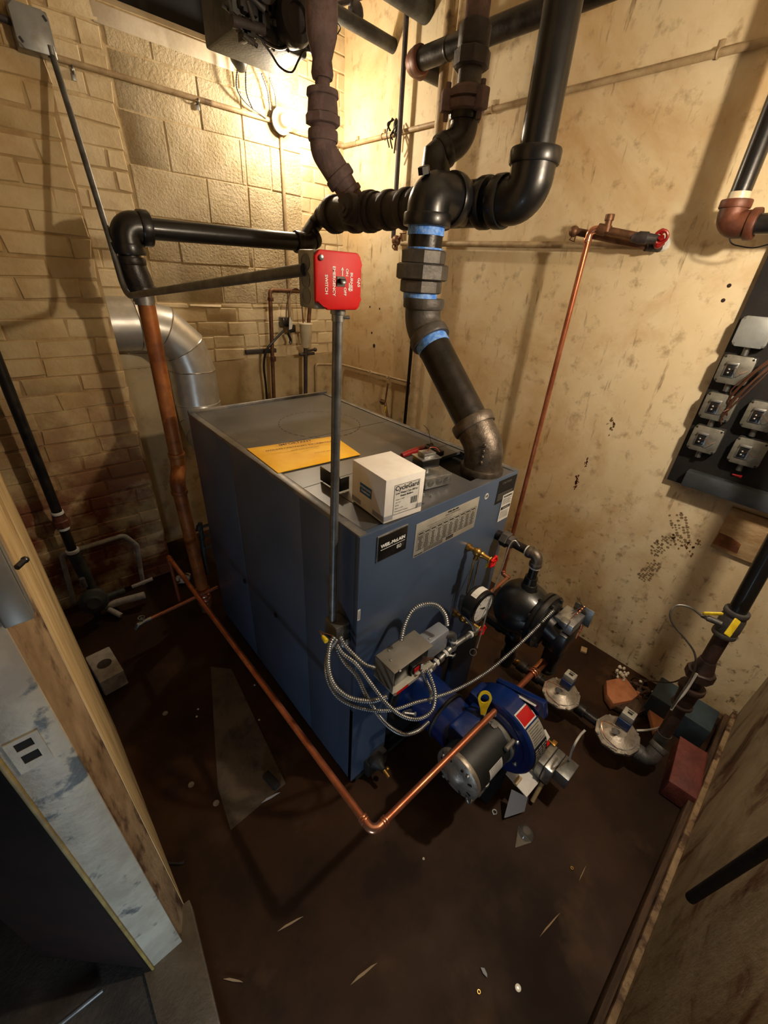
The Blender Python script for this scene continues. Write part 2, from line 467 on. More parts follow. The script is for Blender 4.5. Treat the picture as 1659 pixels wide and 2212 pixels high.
# back wall: brick jambs either side of a blocked-up opening
zb1 = P(470, 655, y=YB).z; zb2 = P(600, 772, y=YB).z
XB0, XB1 = .752, P(648, 320, y=YB).x
mb = MB()
mb.mi = 1; mb.box((-.4, YB + .005, 0), (XB0 - .004, YB + .1, HC)); mb.box((1.36, YB + .005, 0), (XW + .02, YB + .1, HC))
mb.box((XB0 - .004, YB + .005, 0), (1.36, YB + .1, 2.66))
courses(mb, -.4, XB0, zb2, HC, YB, .082, .215, .005, rec=.003, jit=.005, seed=3, edge=.012)
courses(mb, XB0, XB1, zb2, zb1, YB, .078, .2, .005, rec=.003, jit=.005, seed=9)
courses(mb, XB1, XW + .01, zb2, HC, YB, .078, .2, .005, rec=.003, jit=.005, seed=4)
courses(mb, XB0 + .006, 1.36, zb1, 2.60, YB, .2, .4, .002, rec=.002, jit=.003, mi=2, seed=5)
courses(mb, 1.36, XB1, zb1, HC, YB, .2, .4, .002, rec=.002, jit=.003, mi=2, seed=6)
mb.mi = 3; mb.box((-.4, YB - .006, 0), (XW, YB + .05, zb2))
struct(mb.build('wall_back', ['paint_brick', 'mortar', 'block_paint', 'stucco'], base=(0, YB, 0)))
# sill of the dark opening over the blocks
mb = MB()
mb.prism([(XB0 - .03, YB - .004, 2.585), (XB0 - .03, YB + .12, 2.585), (XB0 - .03, YB + .12, 2.72), (XB0 - .03, YB + .02, 2.655), (XB0 - .03, YB - .004, 2.65)], (1.37 - XB0, 0, 0), .004)
struct(mb.build('trim_1', 'beam_paint'))
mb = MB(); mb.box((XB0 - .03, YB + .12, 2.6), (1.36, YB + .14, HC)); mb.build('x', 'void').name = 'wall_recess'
struct(bpy.data.objects['wall_recess'])

# left brick wall, standing in front of the back wall
mb = MB(); mb.mi = 1; mb.box((-.7, YP + .0045, 0), (.447, YP + .075, HC))
courses(mb, -.7, .45, 0, HC, YP, .078, .215, .004, rec=.001, jit=.006, seed=11, edge=.014)
mb.mi = 2
struct(mb.build('wall_left', ['paint_brick_left', 'mortar_left'], base=(0, YP, 0)))
mb = MB(); mb.box((XW, -.75, 0), (XW + .1, YB + .1, HC))
struct(mb.build('wall_right', 'cream_plaster', base=(XW, 0, 0)))
mb = MB(); mb.box((.35, YF - .1, 0), (XW + .1, YF, HC))
struct(mb.build('wall_front', 'ply_dirty', base=(1, YF, 0)))
# skirting timbers along the front wall and the corner of the right wall
mb = MB(); mb.box((.35, YF, 0), (XW, YF + .035, .075), .004); struct(mb.build('baseboard_front', 'wood_dark'))
mb = MB(); mb.box((XW - .035, YF + .035, 0), (XW, .02, .06), .004); struct(mb.build('baseboard_right', 'wood_dark'))
mb = MB(); mb.box((.35, YF, .075), (XW, YF + .018, .11), .003); struct(mb.build('trim_2', 'jamb_brown'))

# left partition with the door frame the photographer leans through
pa = P(386, 1967, z=0); pb = P(261, 1638, z=0)
pa = V((-.068, .70, 0)); pb = V((-.088, 1.475, 0))
mb = MB(); mb.prism([pa, pb, (pb.x - .06, pb.y, 0), (-.15, pa.y, 0)], (0, 0, HC))
struct(mb.build('wall_partition', 'plywood', base=(0, 1, 0)))
mb = MB(); mb.prism([(-.10, .622, 0), (pa.x - .001, pa.y, 0), (-.15, pa.y, 0), (-.15, .64, 0)], (0, 0, HC))
struct(mb.build('trim_3', 'jamb_brown', base=(-.1, .65, 0)))
mb = MB(); mb.box((-.176, .618, .03), (-.099, .66, HC), .002)
struct(mb.build('trim_4', 'frame_grey', base=(-.14, .62, 0)))
mb = MB(); mb.box((-.182, .612, .03), (-.175, .66, HC), .002)
struct(mb.build('trim_5', 'yellowed', base=(-.18, .62, 0)))
t = thing('strike_plate', 'pale metal latch plate with a square hole, screwed to the grey door frame', 'strike plate', (-.14, .617, 1.0))
mb = MB(); mb.mi = 0
c = P(68, 1622, y=.617)
for a, b in (((-.024, 0, -.038), (-.014, 0, .038)), ((.008, 0, -.038), (.018, 0, .038)), ((-.014, 0, -.038), (.008, 0, -.02)), ((-.014, 0, .0), (.008, 0, .012)), ((-.014, 0, .03), (.008, 0, .038))):
    mb.box(c + V(a) + V((0, -.0015, 0)), c + V(b) + V((0, .0005, 0)))
mb.build('plate', 'frame_grey', t)
mb = MB(); mb.box(c + V((-.014, -.0005, -.02)), c + V((.008, .0004, 0))); mb.box(c + V((-.014, -.0005, .012)), c + V((.008, .0004, .03)))
mb.build('latch_hole', 'void', t)
# outer floor, threshold, door
s1, s2 = P(415, 1960, z=.03), P(475, 2212, z=.03)
mb = MB(); mb.prism([(s1.x, .70, 0), (s1.x, s1.y, 0), (s2.x, s2.y, 0), (s2.x - .03, -.7, 0), (-.2, -.7, 0), (-.2, .70, 0)], (0, 0, .03), .003)
struct(mb.build('trim_6', 'sill_stone', base=(0, 0, 0)))
mb = MB(); mb.box((-1.6, -.8, -.03), (-.2, 1.6, .018)); struct(mb.build('floor_hall', 'out_floor', base=(-.5, 0, 0)))
dl = P(97, 2070, z=.02)
mb = MB(); dd = (V((-.19, .615, .035)) - V((dl.x, dl.y, .035))); nn = V((dd.y, -dd.x, 0)).normalized() * .035
mb.prism([V((-.19, .625, .035)), V((dl.x, dl.y, .035)), V((dl.x, dl.y, .035)) - nn, V((-.19, .625, .035)) - nn], (0, 0, 2.1))
d1 = struct(mb.build('door_1', 'door_paint'))
mb = MB(); a, b = P(130, 2212, z=.03), P(222, 2138, z=.03); mb.tube([a + V((0, 0, 0)) - (b - a) * 1.5, b], .006)
tag(mb.build('metal_rod', 'steel'), 'thin bright metal rod lying on the hall floor beyond the door frame', 'rod')

# ------------------------------------------------------------------ boiler
BX0, BX1, BY0, BY1, BH = .540, 1.252, .645, 1.828, 1.173
boil = thing('boiler', 'slate blue steel boiler jacket with grey top, large white rating plate and black name plate', 'boiler', (.9, 1.25, 0))
# supply opening
H = (1.035, 1.215, .690, .880)
mb = MB(); mb.box((BX0 + .02, BY0 + .02, .02), (BX1 - .02, BY1 - .02, BH - .03)); mb.build('inner_block', 'void', boil)
ys = [BY1, P(477, 945, x=BX0).y, P(560, 1012, x=BX0).y, P(634, 1070, x=BX0).y, BY0]
ys = [1.828, 1.42, .93, .735]
for k, (a, b) in enumerate(zip(ys, ys[1:])):
    mb = MB(); mb.box((BX0, b + .0006, .03), (BX0 + .02, a - .0006, BH), .001); mb.build('side_panel', 'boiler_blue', boil)
for k, (a, b) in enumerate(((1.828, 1.25), (1.25, BY0 + .02))):
    mb = MB(); mb.box((BX1 - .02, b + .0015, .03), (BX1, a - .0015, BH), .0025); mb.build('side_panel', 'boiler_blue', boil)
mb = MB(); mb.box((BX0, BY1 - .01, .03), (BX1, BY1, BH), .002); mb.build('back_panel', 'boiler_blue', boil)
# front panel with a burner opening and corner flange wrapping to the side
mb = MB()
FP = [(BX0, .04), (.66, .04), (.705, .09), (.705, .47), (1.09, .47), (1.09, .04), (BX1, .04), (BX1, BH - .002), (BX0, BH - .002)]
# built from plates so that the outline stays crisp
mb.box((BX0 - .0015, BY0, .47), (BX1, BY0 + .02, BH), .002); mb.prism([(BX0 - .0015, BY0, .04), (.66, BY0, .04), (.705, BY0, .10), (.705, BY0, .47), (BX0 - .0015, BY0, .47)], (0, .02, 0))
mb.box((1.09, BY0, .04), (BX1, BY0 + .02, .47), .002)
mb.box((BX0 - .0015, BY0 + .004, .04), (BX0 + .01, .733, BH - .001))
mb.build('front_panel', 'boiler_blue', boil)
mb = MB(); mb.box((.70, BY0 + .022, .03), (1.10, BY0 + .05, .48)); mb.box((.60, BY0 - .03, .02), (.70, BY0 + .03, .11), .01)
mb.lathe((.88, BY0 + .02, .33), (0, -1, 0), [(0, .17), (.02, .17), (.024, .165), (.024, .13)], 40)
mb.build('burner_mounting_plate', 'iron_black', boil)
mb = MB()
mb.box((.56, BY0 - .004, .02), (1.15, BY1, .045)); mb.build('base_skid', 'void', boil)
mb = MB(); mb.box((1.098, BY0 - .001, .05), (1.101, BY0 + .001, .46)); mb.build('side_trim_strip', 'boiler_edge', boil)
# top
mb = MB(); T0, T1 = BH - .012, BH
hx0, hx1, hy0, hy1 = H
mb.mi = 0
mb.box((BX0 + .028, .955, T0), (BX1 - .028, 1.30, T1)); mb.box((BX0 + .028, 1.303, T0), (BX1 - .028, BY1 - .012, T1))
mb.box((BX0 + .028, BY0 + .022, T0), (.63, .952, T1)); mb.box((.633, BY0 + .003, T0), (hx0, .952, T1))
mb.box((hx0, hy1, T0), (hx1, .952, T1)); mb.box((hx0, BY0 + .003, T0), (hx1, hy0, T1)); mb.box((hx1, BY0 + .003, T0), (BX1 - .028, .952, T1))
mb.build('top_panel', 'boiler_top', boil)
mb = MB(); mb.box((BX0 - .001, BY0 + .004, T0), (BX0 + .025, BY1, T1 + .003), .002); mb.box((BX1 - .025, BY0 + .004, T0), (BX1 + .001, BY1, T1 + .003), .002)
mb.box((BX0, BY1 - .01, T0), (BX1, BY1 + .002, T1 + .012), .002); mb.build('top_rim', 'boiler_edge', boil)
kc = P(691, 915, z=BH)
kr = (P(773, 905, z=BH) - P(610, 919, z=BH)).length / 2
mb = MB()
for k in range(36):
    a0 = 2 * PI * k / 36; a1 = a0 + .11
    q = [kc + V((math.cos(a) * r, math.sin(a) * r, .0006)) for a, r in ((a0, kr), (a1, kr), (a1, kr + .0035), (a0, kr + .0035))]
    mb.quad(*q)
mb.build('knockout_ring', 'ink', boil)
mb = MB()
for q in ((548, 1379),):
    pass
for yy, zz in ((P(530, 1255, x=BX0).y, P(530, 1255, x=BX0).z), (P(597, 1328, x=BX0).y, P(597, 1328, x=BX0).z)):
    mb.lathe((BX0 - .003, yy, zz), (-1, 0, 0), [(0, .011), (.004, .010), (.0045, .006)], 16)
mb.build('hole_plug', 'void', boil)
# name plate
a = P(815, 1160, y=BY0); n0 = V((.598, 0, 1.074)); n1 = V((.703, 0, 1.151))
yf = BY0 - .003
mb = MB(); mb.box((n0.x - .003, yf - .001, n0.z - .003), (n1.x + .003, BY0, n1.z + .003), .002)
mb.mi = 1; mb.box((n0.x, yf - .0025, n0.z), (n1.x, yf, n1.z), .001)
mb.mi = 2
for s_ in (0,):
    w = n1.x - n0.x; y_ = yf - .003
    mb.text('WEIL-McLAIN', .0148, ((n0.x + n1.x) / 2, y_, n0.z + .046), X, Z, bold=.0007)
    mb.box((n0.x + .008, y_, n0.z + .034), (n1.x - .008, y_ + .0003, n0.z + .0352))
    mb.text('80', .018, (n0.x + w * .72, y_, n0.z + .022), X, Z)
mb.build('name_plate', ['steel', 'knobs_black', 'ink_white'], boil)
# rating plate with its table
r0 = V((.742, 0, 1.019)); r1 = V((1.035, 0, 1.137))
mb = MB(); mb.box((r0.x, BY0 - .0015, r0.z), (r1.x, BY0, r1.z), .0006)
mb.mi = 1; y_ = BY0 - .002
W = r1.x - r0.x; Hh = r1.z - r0.z
mb.text('WEIL-McLAIN', .0085, (r0.x + W * .55, y_, r1.z - .006), X, Z, bold=.0004)
mb.text('MODEL 80 SERIES BOILER', .0062, (r0.x + W * .55, y_, r1.z - .0145), X, Z)
cols = 10; x_ = r0.x + .010; cw = (W - .02) / cols
for i in range(2):
    mb.text('LOW PRESSURE STEAM  MAXIMUM WATER RELIEF CAPACITY' if i == 0 else 'GAS OR OIL FIRED BURNER INPUT  LIGHT OIL  GAS', .0042, (r0.x + W * .36, y_, r1.z - .023 - .006 * i), X, Z)
for i in range(cols + 1):
    mb.box((x_ + cw * i - .0003, y_, r0.z + .022), (x_ + cw * i + .0003, y_ + .0004, r1.z - .033))
for zz in (r1.z - .033, r1.z - .045, r0.z + .022):
    mb.box((x_, y_, zz - .0003), (r1.x - .01, y_ + .0004, zz + .0003))
rd = random.Random(2)
for i in range(cols):
    mb.box((x_ + cw * i + .004, y_, r1.z - .041), (x_ + cw * (i + 1) - .004, y_ + .0004, r1.z - .037))
    for j in range(9):
        z0_ = r1.z - .049 - j * .0056
        if z0_ < r0.z + .024: break
        ln = rd.uniform(.4, .75) * cw
        mb.box((x_ + cw * (i + .5) - ln / 2, y_, z0_ - .0026), (x_ + cw * (i + .5) + ln / 2, y_ + .0004, z0_))
for i in range(3): mb.box((r0.x + .045, y_, r0.z + .006 + i * .005), (r0.x + .13, y_ + .0004, r0.z + .008 + i * .005))
mb.text('WEIL-McLAIN', .006, (r0.x + .022, y_, r0.z + .006), X, Z, bold=.0003)
mb.box((r0.x + W * .5, y_, r0.z + .006), (r0.x + W * .62, y_ + .0004, r0.z + .017))
mb.mi = 0; mb.text('WEIL-McLAIN', .0055, (r0.x + W * .56, y_ - .0004, r0.z + .0115), X, Z)
mb.build('rating_plate', ['label_silver', 'ink'], boil)
# round badge, dark caution label, white warning label, bar code
mb = MB(); c = P(1051, 1072, y=BY0); mb.lathe((c.x, BY0, c.z), (0, -1, 0), [(0, .011), (.001, .011)], 28)
mb.mi = 1; mb.text('W', .016, (c.x, BY0 - .0015, c.z), X, Z, bold=.0005); mb.build('round_badge', ['label_white', 'ink'], boil)
c0 = P(1072, 1085, y=BY0); c1 = P(1122, 1030, y=BY0)
mb = MB(); mb.box((c0.x - .01, BY0 - .001, c0.z - .008), (BX1 - .006, BY0, BH - .012)); mb.mi = 1
mb.text('CAUTION', .012, (c0.x + .04, BY0 - .0015, BH - .026), X, Z)
for i in range(5): mb.box((c0.x, BY0 - .0014, c0.z + .004 + i * .006), (BX1 - .016, BY0 - .001, c0.z + .0058 + i * .006))
mb.build('caution_label', ['ink', 'grey_box'], boil)
w0 = V((1.182, 0, .985)); w1 = V((1.247, 0, 1.095))
mb = MB(); mb.box((w0.x, BY0 - .002, w0.z), (w1.x, BY0 - .001, w1.z)); mb.mi = 1
mb.text('WARNING', .011, ((w0.x + w1.x) / 2, BY0 - .0025, w1.z - .009), X, Z, bold=.0004)
for i in range(5): mb.box((w0.x + .005, BY0 - .0024, w1.z - .02 - i * .005), (w1.x - .006 - .01 * (i % 2), BY0 - .002, w1.z - .0185 - i * .005))
mb.box((w0.x + .004, BY0 - .0024, w0.z + .048), (w1.x - .004, BY0 - .002, w0.z + .060))
mb.mi = 0; mb.text('WARNING', .008, ((w0.x + w1.x) / 2, BY0 - .003, w0.z + .054), X, Z); mb.mi = 1
for i in range(6): mb.box((w0.x + .005, BY0 - .0024, w0.z + .012 + i * .0052), (w1.x - .008, BY0 - .002, w0.z + .0133 + i * .0052))
mb.build('warning_label', ['label_white', 'ink'], boil)
c = P(774, 1330, y=BY0)
mb = MB(); mb.box((c.x - .003, BY0 - .001, c.z - .018), (c.x + .006, BY0 - .0001, c.z + .022)); mb.mi = 1
for i in range(9): mb.box((c.x - .001, BY0 - .0014, c.z - .014 + i * .0036), (c.x + .004, BY0 - .001, c.z - .0125 + i * .0036))
mb.build('barcode_sticker', ['label_white', 'ink'], boil)
mb = MB(); c = P(822, 1655, z=.10)
mb.lathe(c + V((0, .04, 0)), (0, -1, 0), [(0, .034), (.02, .034), (.026, .026), (.05, .012), (.06, .012)], 20)
mb.mi = 1; mb.lathe(c + V((0, -.02, .0)), (0, -1, -.2), [(0, .008), (.03, .008)], 10); mb.sphere(c + V((.018, -.02, -.014)), .010)
mb.build('cleanout_latch', ['iron_black', 'brass'], boil)
mb = MB()
for u, v in ((884, 1098), (912, 1093)):
    mb.box(P(u - 9, v, z=BH) + V((0, 0, -.001)), P(u + 3, v - 6, z=BH) + V((0, 0, .0008)))
mb.build('top_slot', 'ink', boil)
mb = MB(); c = V((1.205, .70, BH)); mb.box(c + V((-.012, -.006, 0)), c + V((.016, .008, .001))); mb.build('opening_sticker', 'manila', boil)

# ------------------------------------------------------------------ things on the boiler
Fp = P(828, 1132, z=BH + .0035); Rp = P(909, 1104, z=Fp.z); Lp = P(746, 1085, z=Fp.z)
topz = P(833, 1038, x=Fp.x).z
box_ = thing('cardboard_box', 'white cardboard box with a printed control label standing on the boiler top', 'box', Fp)
ex = (Rp - Fp); ey = (Lp - Fp); ex.z = ey.z = 0
ey = V((-ex.y, ex.x, 0)).normalized() * ey.length; hz = topz - Fp.z
cc = Fp + ex / 2 + ey / 2 + Z * hz / 2
mb = MB(); mb.obox(cc, ex / 2, ey / 2, Z * hz / 2, .0012)
exn, eyn = ex.normalized(), ey.normalized(); W = ex.length; D = ey.length
def onf(u, v): return Fp + exn * u + Z * v - eyn * .0006
def ons(u, v): return Fp + eyn * u + Z * v - exn * .0006
mb.build('carton', 'card_white', box_)
def rect(mb, f, u0, v0, u1, v1): mb.quad(f(u0, v0), f(u1, v0), f(u1, v1), f(u0, v1))
mb = MB(); rect(mb, onf, .001, .006, W * .22, .020); rect(mb, onf, W * .82, .016, W - .001, .030)
mb.face([mb.bm.verts.new(p) for p in (ons(.001, .006), ons(.001, .020), ons(D * .33, .020), ons(D * .33, .006))])
mb.face([mb.bm.verts.new(p) for p in (ons(D * .7, .006), ons(D * .7, .020), ons(D - .001, .020), ons(D - .001, .006))])
mb.build('printed_stripe', 'card_grey', box_)
mb = MB(); mb.quad(*[onf(u, v) for u, v in ((W * .22, hz * .14), (W * .87, hz * .14), (W * .87, hz * .84), (W * .22, hz * .84))]); mb.mi = 1
f2 = lambda u, v: onf(u, v) - eyn * .0004
for (a, b, c, d) in ((.22, .14, .87, .15), (.22, .83, .87, .84), (.22, .14, .225, .84), (.865, .14, .87, .84)): rect(mb, f2, W * a, hz * b, W * c, hz * d)
mb.text('CycleGard', .0185, f2(W * .545, hz * .75), exn, Z, bold=.0004)
mb.text('Low Water Cut-Off for', .0078, f2(W * .545, hz * .635), exn, Z, bold=.0002)
mb.text('Steam Boilers', .0078, f2(W * .545, hz * .565), exn, Z, bold=.0002)
for i, t_ in enumerate(('Model CG400', '120 VAC', '60 Hz', 'Made in USA', 'Hydrolevel Company')):
    mb.text(t_, .0052, f2(W * .26, hz * (.49 - i * .07)), exn, Z, 'LEFT')
for i in range(9): rect(mb, f2, W * (.66 + i * .02), hz * .30, W * (.66 + i * .02 + (.012 if i % 3 else .006)), hz * .46)
mb.build('printed_label', ['label_white', 'ink'], box_)
mb = MB(); q0, q1 = D * .38, D * .74
mb.face([mb.bm.verts.new(p) for p in (ons(q0, hz * .36), ons(q0, hz * .60), ons(q1, hz * .60), ons(q1, hz * .36))]); mb.mi = 1
mb.text('HYDROLEVEL', .0085, ons((q0 + q1) / 2, hz * .52) - exn * .0004, -eyn, Z, bold=.0002); mb.text('COMPANY', .0085, ons((q0 + q1) / 2, hz * .43) - exn * .0004, -eyn, Z, bold=.0002)
mb.build('maker_mark', ['label_blue', 'ink_white'], box_)

ez = BH + .004
e = [P(533, 970, z=ez), P(722, 943, z=ez), P(778, 982, z=ez), P(600, 1022, z=ez)]
mb = MB(); n_ = 14; g = []
for i in range(n_ + 1):
    row = []
    for j in range(n_ + 1):
        u, v = i / n_, j / n_
        p = e[0].lerp(e[1], u).lerp(e[3].lerp(e[2], u), v)
        puff = (math.sin(PI * u) * math.sin(PI * v)) ** .4 * .010 + .003 * math.sin(u * 9 + v * 4) * math.sin(PI * u) * math.sin(PI * v) + .002
        row.append(p + Z * puff)
    g.append(row)
top = [[mb.bm.verts.new(p) for p in r] for r in g]
bot = [[mb.bm.verts.new(V((p.x, p.y, BH + .0032))) for p in r] for r in g]
for i in range(n_):
    for j in range(n_):
        mb.face((top[i][j], top[i][j + 1], top[i + 1][j + 1], top[i + 1][j])); mb.face((bot[i][j], bot[i + 1][j], bot[i + 1][j + 1], bot[i][j + 1]))
for k in range(n_):
    mb.face((top[k][0], top[k + 1][0], bot[k + 1][0], bot[k][0])); mb.face((top[k + 1][n_], top[k][n_], bot[k][n_], bot[k + 1][n_]))
    mb.face((top[0][k + 1], top[0][k], bot[0][k], bot[0][k + 1])); mb.face((top[n_][k], top[n_][k + 1], bot[n_][k + 1], bot[n_][k]))
env = thing('envelope', 'padded yellow paper envelope lying on the grey boiler top', 'envelope', e[3])
mb.bm.normal_update(); mb.build('paper_sleeve', 'manila', env)
xd = (e[1] - e[0]).normalized(); yd = Z.cross(xd)
mb = MB()
cen = lambda u, v: e[0].lerp(e[1], u).lerp(e[3].lerp(e[2], u), v) + Z * .0185
mb.text('IMPORTANT', .022, cen(.46, .24), xd, yd, bold=.0006); mb.text('OWNERS / INSTALLERS INFORMATION', .0145, cen(.47, .40), xd, yd, bold=.0003)
mb.text('KEEP THIS ENVELOPE', .011, cen(.48, .53), xd, yd)
mb.text('SAVE FOR SERVICE', .009, cen(.62, .78), xd, yd)
mb.build('lettering', 'ink_brown', env)

# relay transformer on its metal handy box
jb = thing('relay_box', 'galvanized junction box with a black and silver transformer on its lid, beside the white box', 'electrical box', P(905, 1060, z=BH))
q = P(922, 1058, z=BH + .0035)
bw = .098
A = P(972, 1046, z=BH + .0035); B = P(922, 1058, z=BH + .0035); dx = (A - B).normalized(); dy = V((-dx.y, dx.x, 0))
o = B + dx * (bw * .12)
mb = MB(); mb.obox(o + dx * .03 + dy * .05 + Z * .02, dx * .052, dy * .052, Z * .0195, .004); mb.build('junction_box', 'steel', jb)
mb = MB()
for k in (-.032, 0, .032): mb.lathe(o + dx * (.03 + k) - dy * .0022 + Z * .02, -dy, [(0, .012), (.0008, .012), (.001, .010), (.0004, .009)], 18)
mb.build('knockout', 'galv', jb)
c = o + dx * .012 + dy * .05 + Z * .039
mb = MB(); mb.cyl(c, c + Z * .02, .014); mb.build('nipple', 'galv', jb)
mb = MB(); mb.obox(c + Z * .033, dx * .032, dy * .027, Z * .014, .001); mb.build('transformer_core', 'knobs_black', jb)
mb = MB(); mb.obox(c + Z * .049, dx * .036, dy * .030, Z * .0015, .0008); mb.obox(c + Z * .057, dx * .023, dy * .018, Z * .0075, .003); mb.build('transformer_cap', 'steel', jb)
mb = MB(); mb.tube(catmull([c + Z * .06, c + Z * .075 + dx * .01, c + Z * .07 + dx * .035, c + Z * .055 + dx * .05], 6), .0012, 6); mb.build('red_lead', 'red_paint', jb)
mb = MB(); w0_ = P(925, 935, d=1.55); mb.tube(catmull([P(938, 978, z=BH + .02), P(932, 960, d=1.60), P(925, 930, d=1.6), P(915, 918, d=1.6)], 6), .001, 6); mb.build('loose_wire', 'wire_brown', jb)
# black bracket behind the box
mb = MB(); p0, p1 = P(714, 1012, z=BH + .004), P(746, 1068, z=BH + .004)
mb.box((.636, .865, BH + .004), (.640, .965, BH + .050), .001); mb.box((.636, .865, BH + .004), (.672, .868, BH + .046), .001)
tag(mb.build('bracket', 'knobs_black'), 'black angled metal bracket standing behind the white box on the boiler', 'bracket')
# red handled pliers
a, b, c = P(868, 984, z=BH + .018), P(922, 966, z=BH + .02), P(958, 985, z=BH + .02)
pl = thing('wrench', 'red handled adjustable wrench lying behind the relay box on the boiler top', 'wrench', a)
mb = MB(); mb.tube(catmull([a, a.lerp(b, .5) + Z * .002, b], 5), [.008, .0095, .010, .0105, .011, .0115, .012, .012, .012, .011, .010], 12); mb.build('handle', 'red_paint', pl)
mb = MB(); d_ = (c - b).normalized(); mb.obox(b + d_ * .02, d_ * .024, Z.cross(d_) * .018, Z * .011, .004); mb.obox(b + d_ * .058 + Z.cross(d_) * .006, d_ * .018, Z.cross(d_) * .014, Z * .010, .004)
mb.torus(b + d_ * .008, Z.cross(d_), .012, .004); mb.sphere(b + d_ * -.01 + Z.cross(d_) * .03, .009); mb.build('jaw', 'iron_black', pl)
for u, v in ((914, 1070), (931, 1072)):
    mb = MB(); p = P(u, v, z=BH); mb.lathe(p, Z, [(0, .003), (.006, .003), (.0065, .001)], 10); mb.lathe(p, Z, [(0, .005), (.002, .005)], 10)
    tag(mb.build('screw', 'steel'), 'small bright screw standing on the boiler top edge, ' + ('nearest the white box' if u == 914 else 'right of its twin'), 'screw')

# ------------------------------------------------------------------ steam header and riser
hdr = thing('steam_header', 'black cast iron steam header of tees and elbows hanging above the boiler', 'pipe', (1.34, 1.35, 1.955))
hx, hz_ = 1.34, 1.958
def hp(y, dx=0, dz=0): return V((hx + dx, y, hz_ + dz))
mb = MB(); vt = P(1212, 0, x=1.36)
elbow(mb, (hx, .878, hz_ + .115), hp(.878), hp(.985), .064, R=.075, cl=.036); mb.build('end_elbow', 'black_paint', hdr)
mb = MB(); mb.cyl(hp(.96), hp(1.03), .052); mb.build('nipple', 'black_paint', hdr)
mb = MB(); mb.tube([hp(1.02), hp(1.05), hp(1.19), hp(1.22)], [.064, .066, .066, .064], 32); collar(mb, hp(1.03), Y, .064, .034); collar(mb, hp(1.215), Y, .064, .034)
mb.cyl(hp(1.10), hp(1.10, -.10), .064, seg=32); collar(mb, hp(1.10, -.085), X, .064, .034)
mb.build('tee', 'black_paint', hdr)
mb = MB(); rt = V((1.145, 1.09, 0))
elbow(mb, (rt.x, 1.10, hz_ - .078), (rt.x, 1.10, hz_), hp(1.10, -.075), .066, R=.075, cl=.034)
mb.lathe((rt.x - .03, 1.10, hz_ + .045), (-.35, 0, 1), [(0, .018), (.018, .018), (.02, .014)], 6); mb.build('riser_elbow', 'black_paint', hdr)
mb = MB(); mb.cyl(hp(1.22), hp(1.34), .053, seg=32); collar(mb, hp(1.29), Y, .056, .03, 1.06); mb.build('nipple', 'black_paint', hdr)
mb = MB(); mb.tube([hp(1.33), hp(1.60)], .060, 32)
for yy in (1.34, 1.40, 1.50, 1.59): collar(mb, hp(yy), Y, .060, .034, 1.13)
mb.build('coupling', 'old_dark', hdr)
mb = MB(); mb.tube([hp(1.60), hp(1.88)], .064, 32)
for yy in (1.62, 1.72, 1.87): collar(mb, hp(yy), Y, .066, .036, 1.12)
mb.lathe(hp(1.66, -.05), (-1, 0, .1), [(0, .055), (.035, .055), (.045, .05), (.047, .036), (.058, .034)], 24)
mb.lathe(hp(1.66, -.10), (-1, 0, .1), [(0, .016), (.012, .016)], 4)
mb.build('cross_fitting', 'old_dark', hdr)
mb = MB(); mb.tube([hp(1.88), hp(1.93), hp(1.965)], [.062, .056, .032], 28); collar(mb, hp(1.965), Y, .034, .03)
mb.build('reducer', 'old_dark', hdr)
# big vertical pipe up to the ceiling
mb = MB(); mb.cyl((hx, .878, hz_ + .09), (vt.x, vt.y, HC), .049, seg=32)
tag(mb.build('vertical_pipe', 'black_paint'), 'thick glossy black pipe rising to the ceiling from the right end of the header', 'pipe')
# boiler riser with its union and slanted run
rz = thing('boiler_riser', 'slanting black steam pipe with a hex union and blue pipe dope between boiler and header', 'pipe', (1.14, .72, BH - .03))
s0, s1_, s2_, s3_ = V((1.135, .722, BH - .03)), V((1.135, .722, 1.255)), V((rt.x + .006, 1.085, 1.598)), V((rt.x, 1.10, hz_))
mb = MB(); dd = (s2_ - s1_).normalized()
elbow(mb, s0 + Z * .02, s1_, s1_ + dd * .105, .064, R=.16, cl=.034)
for t_ in (0, .02, .04, .06): mb.sphere(s1_ + V((-.055, -.03, -.03 + t_)), .006, (1, 1, 1.3), 8, 6)
mb.build('lower_elbow', 'grey_iron', rz)
mb = MB(); mb.cyl(s1_ + dd * .06, s2_ - dd * .06, .056, seg=32); mb.build('slanted_pipe', 'black_pipe', rz)
mb = MB(); elbow(mb, s2_ - dd * .075, s2_, s2_ + Z * .075, .0615, R=.12, cl=.032); mb.build('upper_elbow', 'dark_iron', rz)
mb = MB(); mb.cyl(s2_ - dd * .105, s2_ - dd * .07, .0575, seg=32); mb.build('pipe_dope_ring', 'pipe_dope', rz)
mb = MB(); mb.cyl(V((rt.x, 1.10, 1.668)), V((rt.x, 1.10, 1.692)), .0575, seg=32); mb.build('pipe_dope_ring', 'pipe_dope', rz)
mb = MB(); mb.cyl(V((rt.x, 1.10, 1.655)), V((rt.x, 1.10, 1.70)), .055, seg=32); mb.cyl(V((rt.x, 1.10, 1.80)), V((rt.x, 1.10, 1.90)), .0555, seg=32); mb.build('nipple', 'black_pipe', rz)
U = lambda z: V((rt.x, 1.10, z))
mb = MB(); hexn(mb, U(1.690), U(1.730), .070, 8); mb.build('union_tailpiece', 'dark_iron', rz)
mb = MB(); hexn(mb, U(1.728), U(1.776), .086, 8); mb.build('union_nut', 'dark_iron', rz)
mb = MB(); hexn(mb, U(1.774), U(1.815), .072, 8); mb.build('union_tailpiece', 'dark_iron', rz)
